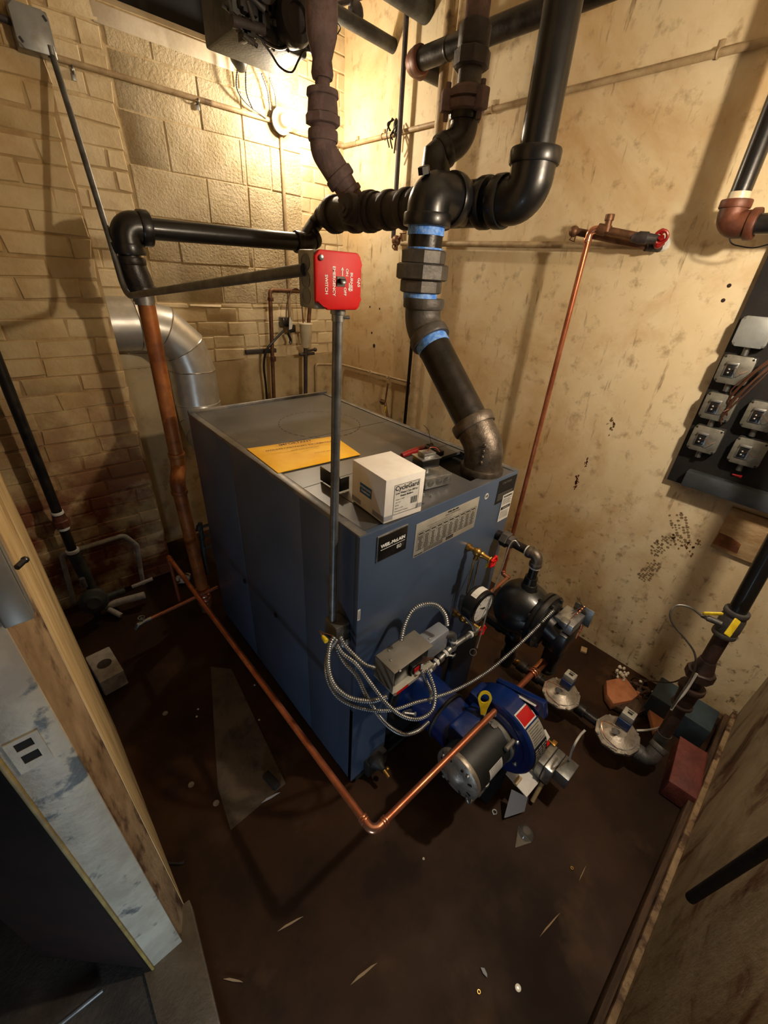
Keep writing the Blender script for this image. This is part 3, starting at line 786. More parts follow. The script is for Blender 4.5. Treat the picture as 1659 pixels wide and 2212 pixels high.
mb = MB(); mb.cyl(U(1.813), U(1.820), .0585, seg=32); mb.cyl(U(1.853), U(1.880), .0585, seg=32); mb.build('pipe_dope_ring', 'pipe_dope', rz)
# second riser off the header with flanged union
v2 = thing('branch_riser', 'dark iron riser with a bolted flange union rising behind the big black elbow', 'pipe', (1.36, 1.2, 2.02))
k0 = V((hx, 1.26, hz_ + .03)); k1 = V((hx, 1.27, 2.10)); k2 = P(1000, 290, x=1.42); kx, ky = k2.x, k2.y
K = lambda z: V((kx, ky, z))
mb = MB(); mb.tube([k0, k1, k1.lerp(k2, .5)], [.062, .050, .046], 24); mb.build('base_fitting', 'black_pipe', v2)
mb = MB(); elbow(mb, k1.lerp(k2, .15), k2 + V((0, 0, -.012)), K(k2.z + .06), .046, cl=.03); mb.build('bend', 'black_pipe', v2)
zf = P(1003, 225, x=kx).z
mb = MB(); mb.cyl(K(k2.z + .04), K(zf - .02), .038, seg=24); mb.build('nipple', 'black_pipe', v2)
mb = MB()
mb.lathe(K(zf - .03), Z, [(0, .045), (.01, .062), (.03, .066), (.032, .055), (.036, .055), (.038, .066), (.058, .062), (.07, .045)], 28)
for a in (.4, 2.5, 4.6):
    c = K(zf) + V((math.cos(a), math.sin(a), 0)) * .066
    mb.obox(c + V((0, 0, .0)), V((math.cos(a) * .02, math.sin(a) * .02, 0)), V((-math.sin(a) * .018, math.cos(a) * .018, 0)), Z * .028, .006)
    mb.cyl(c + Z * -.05, c + Z * .045, .009, seg=6)
mb.build('flange_union', 'rusty_iron', v2)
zu = P(1018, 100, x=kx).z
mb = MB(); mb.cyl(K(zf + .03), K(zu - .04), .038, seg=24); mb.build('nipple', 'dark_iron', v2)
mb = MB(); hexn(mb, K(zu - .055), K(zu - .01), .058, 8); hexn(mb, K(zu - .01), K(zu + .05), .050, 8); mb.build('hex_union', 'old_dark', v2)
mb = MB(); mb.cyl(K(zu + .04), K(HC), .038, seg=24); mb.build('upper_pipe', 'rusty_iron', v2)
# rusty riser at the left end of the header
r2 = thing('rusty_riser', 'rusty brown riser of old couplings from the left header end past the lit bulb', 'pipe', (1.3, 1.7, 2.02))
j0 = hp(1.72, 0, .03); j1 = P(698, 318, y=1.80); jx, jy = j1.x, j1.y
J = lambda z: V((jx, jy, z))
jz = lambda v: P(698, v, y=jy).z
mb = MB(); mb.tube([j0, j0.lerp(j1, .6)], .047, 20); collar(mb, j0.lerp(j1, .2), j1 - j0, .048, .02); mb.build('slanted_nipple', 'rusty_iron', r2)
mb = MB(); elbow(mb, j0.lerp(j1, .42), j1 + V((0, 0, -.01)), J(jz(285)), .052, cl=.034); mb.build('bend', 'rusty_iron', r2)
mb = MB(); mb.cyl(J(jz(300)), J(jz(200)), .048, seg=20); hexn(mb, J(jz(272)), J(jz(248)), .068, 8); mb.lathe(J(jz(248)), Z, [(0, .06), (jz(212) - jz(248), .055), (jz(210) - jz(248), .062), (jz(196) - jz(248), .06)], 20)
mb.build('union', 'rusty_iron', r2)
mb = MB(); mb.cyl(J(jz(200)), J(jz(150)), .028, seg=20); mb.build('nipple', 'rusty_iron', r2)
mb = MB(); mb.tube([J(jz(172)), J(jz(160)), J(jz(130)), J(jz(80)), J(jz(40)), J(HC)], [.038, .042, .036, .055, .058, .05], 20); mb.build('upper_fitting', 'rusty_iron', r2)

# equalizer: black horizontal run, elbows, old orange copper drop
eq = thing('equalizer_pipe', 'glossy black horizontal pipe dropping through two elbows at its left end', 'pipe', (.5, 2.0, 1.64))
ex0 = V((.487, 2.0, 1.832)); ex1 = V((1.27, 2.0, 1.845)); el2 = V((.497, 2.0, 1.60))
mb = MB(); mb.cyl(ex0 + X * .06, ex1, .036, seg=28); mb.build('long_pipe', 'black_paint', eq)
mb = MB(); elbow(mb, ex0 + X * .085, ex0, ex0 - Z * .085, .052, R=.06, cl=.036); mb.build('corner_elbow', 'black_paint', eq)
mb = MB(); mb.cyl(ex0 - Z * .07, ex0 - Z * .115, .038); mb.tube([ex0 - Z * .10, ex0 - Z * .135, ex0 - Z * .175 + V((.01, 0, 0)), ex0 - Z * .215 + V((.016, 0, 0))], [.047, .052, .052, .050], 24)
collar(mb, ex0 - Z * .108, Z, .046, .026); collar(mb, ex0 - Z * .205 + V((.015, 0, 0)), Z, .050, .028); mb.build('offset_elbow', 'black_pipe', eq)
mb = MB(); q = hp(1.965); elbow(mb, q, V((hx, 2.03, 1.93)), V((1.25, 2.0, 1.845)), .034, R=.03, cl=.022); elbow(mb, (1.32, 2.01, 1.87), (1.27, 2.0, 1.845), (1.21, 2.0, 1.844), .040, R=.04, cl=.028); mb.build('end_elbow', 'black_pipe', eq)
cr = thing('copper_return', 'thick orange brown copper pipe dropping behind the rear left boiler corner to the floor', 'pipe', (.5, 2.0, .05))
xt, yt = .505, 2.0
za_, zb_ = P(318, 640, y=2).z, P(388, 985, y=2).z
mb = MB(); mb.cyl((xt, yt, za_ - .02), (xt, yt, za_ + .06), .040); mb.tube([V((xt, yt, za_ - .03)), V((xt, yt, za_ + .012))], .036, 20)
for k in range(4): collar(mb, (xt, yt, za_ + .004 + k * .008), Z, .034, .005)
mb.build('adapter', 'galv', cr)
mb = MB(); mb.cyl((xt, yt, zb_ - .01), (xt + .005, yt, za_ - .02), .032, seg=24); mb.build('upper_pipe', 'copper_old', cr)
xo, yo = P(385, 1050, y=1.93).x, 1.93
mb = MB(); b_ = P(385, 1050, y=1.93); mb.tube(fillet([V((xt, yt, zb_ + .02)), V((xt, yt, zb_ - .05)), V((b_.x, b_.y, b_.z + .02)), V((b_.x, b_.y, b_.z - .04))], .04, 6), .034, 24)
collar(mb, (xt, yt, zb_ + .01), Z, .034, .02, 1.1); collar(mb, (b_.x, b_.y, b_.z - .03), Z, .034, .02, 1.1); mb.build('offset_bend', 'copper_old', cr)
bt = P(434, 1255, y=1.93)
mb = MB(); mb.cyl((b_.x, b_.y, b_.z - .03), (bt.x, 1.93, .16), .031, seg=24); mb.build('lower_pipe', 'copper_old', cr)
mb = MB(); mb.cyl((bt.x, 1.93, .0), (bt.x, 1.93, .17), .030)
for zz in (.06, .085, .115, .15): collar(mb, (bt.x, 1.93, zz), Z, .034, .016, 1.12)
mb.build('floor_union', 'copper_bright', cr)

# ------------------------------------------------------------------ flue duct
fl = thing('flue_duct', 'shiny sheet metal flue duct bending down behind the rear left of the boiler', 'duct', (.8, 2.6, .6))
yd_ = 2.605; R_ = .128
c1 = P(255, 700, y=yd_); c2 = P(420, 800, y=yd_)
cx_, cz_ = c2.x - .012, c1.z
mb = MB(); mb.cyl((-.2, yd_, cz_), (cx_ - .25, yd_, cz_), R_, seg=40); mb.build('horizontal_run', 'duct_metal', fl)
rad = .25
def gore(a0, a1): 
    m_ = MB(); ctr = V((cx_ - rad, yd_, cz_ - rad)); pts = []
    for a in (a0, a1):
        pts.append(ctr + V((math.sin(a) * rad, 0, math.cos(a) * rad)))
    x_, s = None, m_
    rings = []
    for a, p in zip((a0, a1), pts):
        n = V((math.sin(a), 0, math.cos(a)))
        rings.append([s.bm.verts.new(p + n * math.cos(2 * PI * k / 40) * R_ + Y * math.sin(2 * PI * k / 40) * R_) for k in range(40)])
    for k in range(40): s.face((rings[0][k], rings[1][k], rings[1][(k + 1) % 40], rings[0][(k + 1) % 40]))
    return m_
for k in range(3):
    m_ = gore(PI / 2 * k / 3, PI / 2 * (k + 1) / 3); bmesh.ops.recalc_face_normals(m_.bm, faces=m_.bm.faces); m_.build('gore', 'duct_metal', fl)
mb = MB()
for k in range(4):
    a = PI / 2 * k / 3; p = V((cx_ - rad + math.sin(a) * rad, yd_, cz_ - rad + math.cos(a) * rad)); mb.torus(p, V((math.cos(a), 0, -math.sin(a))), R_ + .001, .003, 40, 6)
mb.build('seam', 'seam_metal', fl)
mb = MB(); zl = P(465, 862, y=yd_).z; mb.cyl((cx_, yd_, zl + .0), (cx_, yd_, cz_ - rad), R_, seg=40); mb.build('vertical_run', 'duct_metal', fl)
mb = MB(); ctr = V((cx_ , yd_ - .2, zl)); last = None
for k in range(4):
    a = PI / 2 * k / 3; p = ctr + V((0, math.cos(a) * .2, -math.sin(a) * .2)); n = V((0, math.cos(a), -math.sin(a)))
    ring = [mb.bm.verts.new(p + n * math.cos(2 * PI * j / 40) * R_ + X * math.sin(2 * PI * j / 40) * R_) for j in range(40)]
    if last:
        for j in range(40): mb.face((last[j], ring[j], ring[(j + 1) % 40], last[(j + 1) % 40]))
    mb.torus(p, V((0, -math.sin(a), -math.cos(a))), R_ + .001, .003, 40, 6)
    last = ring
bmesh.ops.recalc_face_normals(mb.bm, faces=mb.bm.faces); mb.build('lower_elbow', 'duct_metal', fl)
mb = MB(); mb.cyl((cx_, BY1, zl - .2), (cx_, yd_ - .2, zl - .2), R_ + .003, seg=40); mb.build('boiler_collar', 'duct_metal', fl)

# ------------------------------------------------------------------ conduit and emergency switch
J0 = P(718, 1345, x=.50)
sw = thing('emergency_switch', 'bright red emergency switch cover on a deep metal box atop the vertical conduit', 'switch', (.51, .71, 1.66))
yc = .69
A0 = P(678, 545, y=yc); A1 = P(768, 662, y=yc); A2 = P(700, 672, y=yc); A3 = P(766, 543, y=yc)
x0, x1, z0, z1 = .4515, .5585, 1.668, 1.776
x0 = (P(672, 545, y=yc).x + P(690, 668, y=yc).x) / 2; x1 = x0 + .103; z1 = P(720, 541, y=yc).z; z0 = P(735, 670, y=yc).z
mb = MB(); mb.box((x0 + .001, yc + .006, z0 + .001), (x1 - .001, yc + .058, z1 - .001), .004); mb.build('back_box', 'galv', sw)
mb = MB()
for k in (.22, .5, .78):
    c = V((x0 + .001, yc + .032, z0 + (z1 - z0) * k)); mb.lathe(c, -X, [(0, .014), (.0008, .014), (.001, .012), (.0003, .0115)], 20)
mb.build('knockout', 'emt', sw)
n_ = .016; w = x1 - x0; h = z1 - z0
pl = [(0, n_ * .4), (0, h - n_ * .4), (n_ * .4, h), (w - n_ * 1.6, h), (w - n_ * 1.1, h - n_ * .3), (w - n_ * 1.1, h - n_), (w - n_ * .5, h - n_ * 1.3), (w, h - n_ * 1.6), (w, n_ * 1.6), (w - n_ * .5, n_ * 1.3), (w - n_ * 1.1, n_), (w - n_ * 1.1, n_ * .3), (w - n_ * 1.6, 0), (n_ * 1.9, 0), (n_ * 1.3, n_ * .4), (n_, n_ * .9), (n_ * .2, n_ * 1.1)]
pl = [(0, n_ * .8), (0, h - n_ * .6), (n_ * .6, h), (w - n_ * .6, h), (w - n_ * .15, h - n_ * .4), (w - n_ * .15, h - n_ * 1.2), (w, h - n_ * 1.6), (w, n_ * 1.6), (w - n_ * .15, n_ * 1.2), (w - n_ * .15, n_ * .4), (w - n_ * .6, 0), (n_ * 1.5, 0), (n_ * 1.2, n_ * .5)]
mb = MB(); mb.prism([(x0 + a, yc, z0 + b) for a, b in pl], (0, .0075, 0), .003); mb.build('cover', 'red_plate', sw)
mb = MB(); cx2, cz2 = x0 + w * .53, z0 + h * .47
def st(t_, s_, fx, fz): mb.text(t_, s_, (x0 + w * fx, yc - .0006, z0 + h * fz), -Z, X, bold=.00015)
st('GAS', .0082, .93, .5); st('BURNER', .0082, .76, .5); st('ON', .0078, .66, .66); st('OFF', .0078, .62, .33); st('EMERGENCY', .0082, .38, .5); st('SWITCH', .0082, .22, .44)
for zz, s_ in ((.60, 1), (.38, -1)):
    zc = z0 + h * (zz + .05); xx = x0 + w * .56 + (.0 if s_ > 0 else .016)
    mb.quad((xx - .001, yc - .0006, zc - .005), (xx + .001, yc - .0006, zc - .005), (xx + .001, yc - .0006, zc + .005), (xx - .001, yc - .0006, zc + .005))
    mb.face([mb.bm.verts.new(V(p)) for p in ((xx - .003, yc - .0006, zc + .004 * s_), (xx + .003, yc - .0006, zc + .004 * s_), (xx, yc - .0006, zc + .009 * s_))])
mb.build('lettering', 'ink_white', sw)
mb = MB(); mb.box((cx2 - .009, yc - .0012, cz2 - .005), (cx2 + .009, yc, cz2 + .011)); mb.obox((cx2 + .001, yc - .004, cz2 + .004), (.006, 0, 0), (0, .004, 0), (0, .0015, .004), .001); mb.build('toggle', 'knobs_black', sw)
mb = MB(); mb.lathe((x0 + .012, yc - .001, z1 - .012), -Y, [(0, .005), (.002, .0045), (.003, .002)], 12)
mb.lathe((x0 + w * .9, yc - .0, z0 + h * .5), -Y, [(0, .001), (.0005, .001)], 6); mb.build('cover_screw', 'steel', sw)
vc = thing('vertical_conduit', 'grey steel conduit standing up the left side of the boiler to the red switch', 'conduit', (.50, .71, J0.z))
ct = P(730, 672, y=.715)
mb = MB(); mb.tube([J0, V((ct.x, .715, z0 + .004))], .0105, 16); mb.build('tube', 'emt', vc)
mb = MB(); mb.lathe((ct.x, .715, z0 - .022), Z, [(0, .0125), (.012, .0125), (.013, .015), (.022, .015)], 16); mb.mi = 1; mb.cyl((ct.x + .006, .705, z0 - .014), (ct.x + .017, .70, z0 - .014), .0032, seg=8); mb.build('connector', ['galv', 'steel'], vc)
lc = thing('bent_conduit', 'grey conduit from the upper left wall box bending forward to the red switch', 'conduit', (.5, 1.5, 1.6))
ctop = P(113, 118, y=2.345); cbend = P(285, 628, y=2.02 - .09)
path = fillet([ctop, P(238, 520, y=2.0), P(272, 640, y=1.93), V((x0 + .002, yc + .035, z0 + h * .66))], .09, 10)
mb = MB(); mb.tube(path, .0105, 14); mb.build('tube', 'emt', lc)
mb = MB(); mb.cyl(ctop - Z * .012, ctop + Z * .02, .014); mb.build('connector', 'galv', lc)
wb = thing('wall_box', 'square grey blank-covered electrical box on the upper left brick wall', 'electrical box', (.41, YP, 2.35))
a, b = P(28, 20, y=2.335), P(118, 110, y=2.335)
xa, xb = P(30, 60, y=2.335).x, P(112, 70, y=2.335).x; za, zb = P(90, 115, y=2.335).z, P(60, 10, y=2.335).z
mb = MB(); mb.box((xa, 2.34, za), (xb, YP + .005, zb), .006); mb.build('box_body', 'galv', wb)
mb = MB(); r_ = .016; w_, h_ = xb - xa, zb - za
mb.prism([(xa + r_, 2.335, za), (xb - r_, 2.335, za), (xb, 2.335, za + r_), (xb, 2.335, zb - r_), (xb - r_, 2.335, zb), (xa + r_, 2.335, zb), (xa, 2.335, zb - r_), (xa, 2.335, za + r_)], (0, .004, 0), .002); mb.build('blank_cover', 'cover_grey', wb)
mb = MB()
for px, pz in ((xa + .012, za + .02), (xb - .012, zb - .02)): mb.obox((px, 2.334, pz), V((.004, 0, -.006)), V((0, .001, 0)), V((.003, 0, .002)))
mb.build('screw_slot', 'ink', wb)
mb = MB(); mb.tube([V((xa, 2.37, (za + zb) / 2 + .01)), V((xa - .25, 2.37, (za + zb) / 2 + .03))], .011, 12); tag(mb.build('short_conduit', 'old_dark'), 'short dark conduit leaving the left side of the grey blank wall box', 'conduit')
# open junction box where the armored cables leave
jx_ = thing('open_junction_box', 'small open junction box on the left boiler side with yellow wire nut hanging out', 'electrical box', J0)
mb = MB(); jc = V((.505, .70, .828)); mb.box((.489, .675, .80), (.538, .735, .865), .004); mb.build('box_body', 'emt', jx_)
mb = MB(); cwn = P(697, 1381, d=1.14)
mb.lathe(cwn + V((0, 0, .012)), P(706, 1392, d=1.12) - P(690, 1370, d=1.15), [(0, .0045), (.006, .006), (.020, .0075), (.022, .0065)], 10); mb.build('wire_nut', 'yellow', jx_)
mb = MB()
for a in range(3): mb.tube(catmull([jc + V((-.02, -.02, .01 * a - .01)), P(690 + a * 4, 1362 + a * 3, d=1.15), P(702 + a * 2, 1380, d=1.14), jc + V((-.01, -.025, -.02))], 5), .0014, 6)
mb.build('loose_wire', 'wire_brown', jx_)
mb = MB()
for a, b in ((-.012, -.03), (.008, -.03), (.022, -.02)): mb.lathe((.505 + a, .68, .80 + 0), (a * 4, -.5, -1), [(0, .010), (.012, .011), (.018, .009)], 14)
mb.build('cable_clamp', 'galv', jx_)

def armored(name, pts, label, r=.0062, step=.0022, mat='steel', group=None):
    p = resample(catmull([P(u, v, d=d) for u, v, d in pts], 14), step)
    rs = [r * (1.0 if (i % 3) else .70) for i in range(len(p))]
    mb = MB(); mb.tube(p, rs, 10); return tag(mb.build(name, mat, sharp=70), label, 'cable', group)
G_ = 'armored cables at the front of the boiler'
armored('armored_cable', [(722, 1375, 1.155), (712, 1395, 1.15), (709, 1440, 1.15), (722, 1480, 1.15), (755, 1507, 1.16), (800, 1514, 1.17), (835, 1505, 1.20)], 'thick armored cable curving from the junction box under the grey control box', .0078, group=G_)
armored('armored_cable', [(728, 1380, 1.16), (706, 1420, 1.165), (708, 1470, 1.165), (735, 1510, 1.17), (785, 1531, 1.18), (845, 1534, 1.20), (900, 1517, 1.23), (935, 1508, 1.26), (990, 1488, 1.30), (1050, 1453, 1.35), (1100, 1412, 1.38), (1150, 1365, 1.40), (1196, 1318, 1.42)], 'longest armored cable, running up right from the junction box to the black float tank', .0058, group=G_)
armored('armored_cable', [(735, 1375, 1.16), (744, 1392, 1.16), (765, 1415, 1.16), (788, 1435, 1.16), (810, 1443, 1.175)], 'shortest armored cable from the junction box to the left end of the grey control box', .0062, group=G_)
armored('armored_cable', [(728, 1392, 1.165), (741, 1412, 1.16), (770, 1435, 1.15), (800, 1475, 1.15), (835, 1520, 1.16), (870, 1547, 1.18), (905, 1553, 1.20), (933, 1535, 1.22), (940, 1500, 1.23), (931, 1465, 1.24), (921, 1445, 1.25)], 'armored cable sagging in a deep U and rising to the grey cover with rounded edges', .0062, group=G_)
armored('armored_cable', [(728, 1402, 1.17), (745, 1432, 1.165), (770, 1460, 1.165), (795, 1510, 1.18), (830, 1560, 1.21), (868, 1585, 1.25), (900, 1580, 1.29), (925, 1560, 1.34)], 'lowest armored cable, dipping below the others to the burner', .0068, group=G_)
armored('armored_cable', [(866, 1385, 1.22), (874, 1350, 1.23), (890, 1320, 1.23), (915, 1306, 1.24), (943, 1308, 1.25), (961, 1328, 1.255), (966, 1352, 1.26)], 'armored cable looping over the top of the grey control boxes', .0080, group=G_)
armored('armored_cable', [(910, 1448, 1.25), (921, 1470, 1.26), (931, 1495, 1.27), (930, 1518, 1.29)], 'short armored cable hanging straight down in front of the blue blast tube', .0058, group=G_)

# ------------------------------------------------------------------ control boxes
cb = thing('control_box', 'grey sheet metal control box with open right side at the boiler front', 'control box', (.66, .56, .66))
bx0, bx1, by0, by1, bt_, bb_ = .579, .745, .52, .605, .757, .672
mb = MB(); mb.box((bx0, by0, bt_ - .003), (bx1, by1, bt_), .001); mb.box((bx0, by0, bb_), (bx0 + .003, by1, bt_), .001); mb.box((bx0, by1 - .003, bb_), (bx1, by1, bt_), .001); mb.build('cover', 'grey_box', cb)
mb = MB(); mb.box((bx0, by0 - .01, bb_ - .004), (bx1 + .01, by1, bb_), .001); mb.box((bx0 + .003, by0 - .012, bb_ - .004), (bx1 - .0, by0 - .01, bb_ + .012), .001); mb.mi = 1; mb.box((bx0 + .006, by0 - .0125, bb_ - .002), (bx0 + .055, by0 - .012, bb_ + .010)); mb.build('base_tray', ['label_silver', 'red_plate'], cb)
mb = MB(); mb.box((bx0 + .02, by0 + .012, bb_), (bx1 - .09, by1 - .02, bt_ - .01), .002); mb.box((bx1 - .08, by0 + .004, bb_), (bx1 - .03, by1 - .03, bb_ + .04), .002)
mb.mi = 1; mb.box((bx1 - .072, by0 + .003, bb_ + .01), (bx1 - .05, by0 + .004, bb_ + .03)); mb.mi = 2; mb.box((bx1 - .045, by0 + .0, bb_ + .004), (bx1 - .035, by0 + .003, bb_ + .03))
mb.build('relay', ['knobs_black', 'red_plate', 'label_white'], cb)
mb = MB()
for u, v in ((844, 1426), (864, 1449), (840, 1405)):
    p = P(u, v, z=bt_); mb.lathe(p, Z, [(0, .0045), (.002, .004), (.003, .001)], 10)
mb.build('screw', 'steel', cb)
mb = MB()
for k in range(6): mb.tube(catmull([V((bx1 - .07 + .01 * k, by0 + .02, bb_ + .03)), V((bx1 - .05 + .012 * k, by0 - .004, bb_ + .05 - .005 * k)), V((bx1 + .005 * k - .02, by0 + .01, bb_ + .01))], 6), .0014, 6)
mb.build('wiring', 'wire_brown', cb)
pc = thing('pressure_control', 'smaller grey cover with rounded front edges beside the control box', 'control box', (.84, .58, .62))
pz = .757
q = [P(903, 1373, z=pz), P(946, 1338, z=pz), P(970, 1361, z=pz), P(930, 1391, z=pz)]
q0, q1 = V((q[0].x, q[3].y, 0)), V((q[1].x, q[0].y, 0))
mb = MB(); mb.box((q[3].x - .004, (q[3].y + q[2].y) / 2, .668), (q[1].x, (q[0].y + q[1].y) / 2, pz), .009); mb.build('cover', 'grey_enamel', pc)
mb = MB(); p = P(928, 1380, z=pz); mb.lathe(p, Z, [(0, .004), (.002, .004), (.003, .001)], 10); mb.build('screw', 'steel', pc)
# manifold
mf = thing('control_manifold', 'small grey pipe manifold with white sealed joints in front of the boiler door', 'pipe', (.9, .55, .6))
m0, m1, m2 = P(1032, 1360, y=.53), P(976, 1397, y=.53), P(925, 1448, y=.53)
mb = MB(); mb.tube([m0, m1, m2], .0095, 12)
for t_ in (.15, .5, .85): collar(mb, m1.lerp(m2, t_), m2 - m1, .0105, .016, 1.3)
mb.tube(fillet([m1 + V((0, 0, .0)), m1 + V((0, .0, .06)), m1 + V((-.04, 0.01, .075))], .03, 6), .012, 12); mb.sphere(m1, .017)
mb.build('pipe_run', 'galv', mf)
mb = MB()
for a, b, t_ in ((m0, m1, .3), (m1, m2, .28), (m1, m2, .66), (m1, m2, .95)): collar(mb, a.lerp(b, t_), b - a, .0105, .010, 1.15)
collar(mb, m1 + Z * .03, Z, .0125, .008, 1.1); mb.build('thread_tape', 'label_white', mf)
mb = MB(); p = m1.lerp(m2, .35); mb.cyl(p, p + V((.03, -.02, -.01)), .004, seg=8); mb.obox(p + V((.03, -.02, -.01)), V((.009, 0, 0)), V((0, .002, 0)), V((0, 0, .006)), .001); mb.build('petcock', 'steel', mf)
# steam gauge
gc = P(1042, 1312, d=1.36)
gg = thing('pressure_gauge', 'round white-faced pressure gauge with thick black case', 'gauge', gc)
mb = MB(); mb.lathe(gc, Y, [(0, .056), (-.0, .056), (.004, .060), (.042, .060), (.048, .055), (.048, .02), (.06, .012)], 40); mb.lathe(gc, -Y, [(0, .056), (.006, .060), (.007, .052), (.001, .051)], 40); mb.build('case', 'knobs_black', gg)
mb = MB(); mb.disc(gc - Y * .0025, -Y, .052, 36); mb.mi = 1
for k in range(24):
    a = math.radians(-135 + k * 270 / 23); d_ = V((math.sin(a), 0, math.cos(a))); n = V((d_.z, 0, -d_.x)); o = gc - Y * .0032; w_ = .0012 if k % 4 == 0 else .0005; l_ = .009 if k % 4 == 0 else .005
    mb.quad(o + d_ * .046 - n * w_, o + d_ * .046 + n * w_, o + d_ * (.046 - l_) + n * w_, o + d_ * (.046 - l_) - n * w_)
for k, t_ in enumerate(('0', '5', '10', '15', '20', '25', '30')):
    a = math.radians(-135 + k * 45); mb.text(t_, .009, gc - Y * .0032 + V((math.sin(a), 0, math.cos(a))) * .031, X, Z)
mb.build('dial', ['label_white', 'ink'], gg)
mb = MB(); d_ = V((-.75, 0, .4)).normalized(); n = V((d_.z, 0, -d_.x)); o = gc - Y * .0045
mb.face([mb.bm.verts.new(p) for p in (o - d_ * .012 - n * .003, o - d_ * .012 + n * .003, o + d_ * .034)]); mb.disc(o - Y * .0003, -Y, .005, 14); mb.build('needle', 'ink', gg)
mb = MB(); pts = []
for k in range(7):
    a = math.radians(-35 + k * 11); pts.append((gc + V((math.sin(a) * .061, .010, math.cos(a) * .061)), gc + V((math.sin(a) * .061, .032, math.cos(a) * .061))))
for (a, b), (c, d) in zip(pts, pts[1:]): mb.quad(a, c, d, b)
mb.build('case_sticker', 'label_white', gg)
mb = MB(); mb.tube(fillet([gc + Y * .05, gc + V((0, .085, 0)), gc + V((0, .085, -.07)), gc + V((.02, .03, -.12)), m0 + V((-.02, 0, 0))], .03, 6), .007, 12); mb.build('siphon_tube', 'galv', gg)
# gauge glass
gl = thing('gauge_glass', 'brass water gauge glass with a red handwheel and yellow tag on the boiler front', 'sight glass', (1.03, .6, .64))
u0 = P(1010, 1180, y=BY0); u1 = P(1066, 1213, x=1.03); u1.z = u0.z - .006
lz0 = P(986, 1318, y=.63); lw = P(1042, 1362, x=1.035)
for nm, a, b in (('upper_valve', u0, u1), ('lower_valve', V((u0.x, BY0, lw.z + .0)), lw)):
    d_ = (b - a).normalized(); L_ = (b - a).length
    mb = MB(); mb.lathe(a, d_, [(0, .014), (.012, .014), (.014, .008), (.030, .008), (.031, .012), (.045, .012), (.047, .009), (.06, .013), (.068, .009), (L_ - .02, .008), (L_ - .01, .004), (L_ + .004, .004)], 14)
    mb.sphere(a + d_ * .04 , .016, (1, 1, 1), 12, 8); mb.cyl(a + d_ * .04, a + d_ * .04 + Z * (-.03 if nm[0] == 'u' else .03), .008, seg=8); mb.build(nm, 'brass', gl)
    mb = MB(); mb.torus(b, d_, .017, .0042, 24, 8); mb.lathe(b - d_ * .003, d_, [(0, .006), (.006, .006)], 10)
    x_, y_ = frame(d_)
    for k in range(5):
        a_ = 2 * PI * k / 5; e_ = x_ * math.cos(a_) + y_ * math.sin(a_); mb.tube([b, b + e_ * .017], .003, 6); mb.sphere(b + e_ * .019, .006, (1, 1, 1), 8, 6)
    mb.build('handwheel', 'red_plate', gl)
    mb = MB(); mb.torus(b - d_ * .012, d_, .009, .0022, 16, 6); mb.obox(b - d_ * .014 + V((-.008, 0, -.02)), V((.008, 0, 0)), d_ * .0006, V((0, 0, .010)), .0003); mb.build('tag', 'yellow', gl)
ga = u0 + V((0, -.04, -.03)); gb = V((u0.x, BY0 - .04, lw.z + .03))
mb = MB(); mb.cyl(ga, gb, .008, seg=14); mb.build('glass_tube', 'glass', gl)
mb = MB()
for k in (-.014, .014): mb.cyl(ga + V((k, -.006, .01)), gb + V((k, -.006, -.01)), .0022, seg=8)
mb.build('guard_rod', 'brass', gl)

# ------------------------------------------------------------------ float low water cut-off
lw_ = thing('float_tank', 'black cast iron low water cut-off: bulbous float tank with bolted flange beside the boiler', 'low water cut-off', (1.21, .45, .45))
tc_ = V((1.207, .472, .683))
mb = MB(); mb.lathe(tc_ + Y * .10, -Y, [(0, .02), (.004, .045), (.018, .072), (.04, .092), (.07, .104), (.10, .106), (.13, .100), (.15, .092), (.165, .086)], 40); mb.lathe(tc_ + Z * .085, Z, [(0, .045), (.018, .030), (.03, .028), (.034, .024)], 20)
mb.cyl(tc_ - Z * .08, tc_ - Z * .135, .028); mb.build('float_chamber', 'black_paint', lw_)
mb = MB(); mb.lathe(tc_ - Y * .062, -Y, [(0, .086), (.002, .104), (.016, .108), (.018, .100), (.022, .100), (.024, .108), (.038, .106), (.042, .09), (.05, .05)], 36)
for k in range(8):
    a = PI / 4 * k + .2; c = tc_ + V((math.cos(a) * .092, -.062, math.sin(a) * .092)); mb.cyl(c + Y * .006, c - Y * .05, .008, seg=6)
mb.build('flange', 'black_paint', lw_)
hd = P(1228, 1340, x=1.25)
hb = P(1215, 1375, x=1.25)
mb = MB(); mb.box((hd.x - .06, .285, .585), (hd.x + .05, .365, .685), .012); mb.cyl(tc_ - Y * .09, V((1.215, .33, .66)), .045); mb.box((hd.x - .02, .29, .56), (hd.x + .05, .36, .60), .006); mb.build('switch_body', 'black_paint', lw_)
mb = MB(); bcen = P(1232, 1325, x=1.255)
mb.box((1.205, .285, .688), (1.30, .355, .730), .003); mb.build('terminal_bracket', 'steel', lw_)
mb = MB(); mb.obox((1.312, .30, .715), (.0015, 0, 0), (0, .035, .0), (0, 0, .038), .0006); mb.obox((1.20, .315, .733), (.016, 0, 0), (0, .014, 0), (0, 0, .012), .004); mb.build('terminal_cover', 'galv', lw_)
mb = MB()
for k in range(4):
    a = V((1.235 + .018 * k, .31, .733)); mb.tube(catmull([a, a + V((.006, -.01, .03)), a + V((.022, -.012, .022)), a + V((.03, 0, -.002))], 5), .0016, 6)
mb.build('terminal_wire', 'copper_bright', lw_)
mb = MB(); a = V((1.26, .32, .735)); mb.tube(catmull([a, a + V((.02, -.01, .02)), a + V((.045, -.012, .02)), P(1246, 1290, d=1.37)], 6), .0013, 6); mb.build('bent_wire', 'wire_brown', lw_)
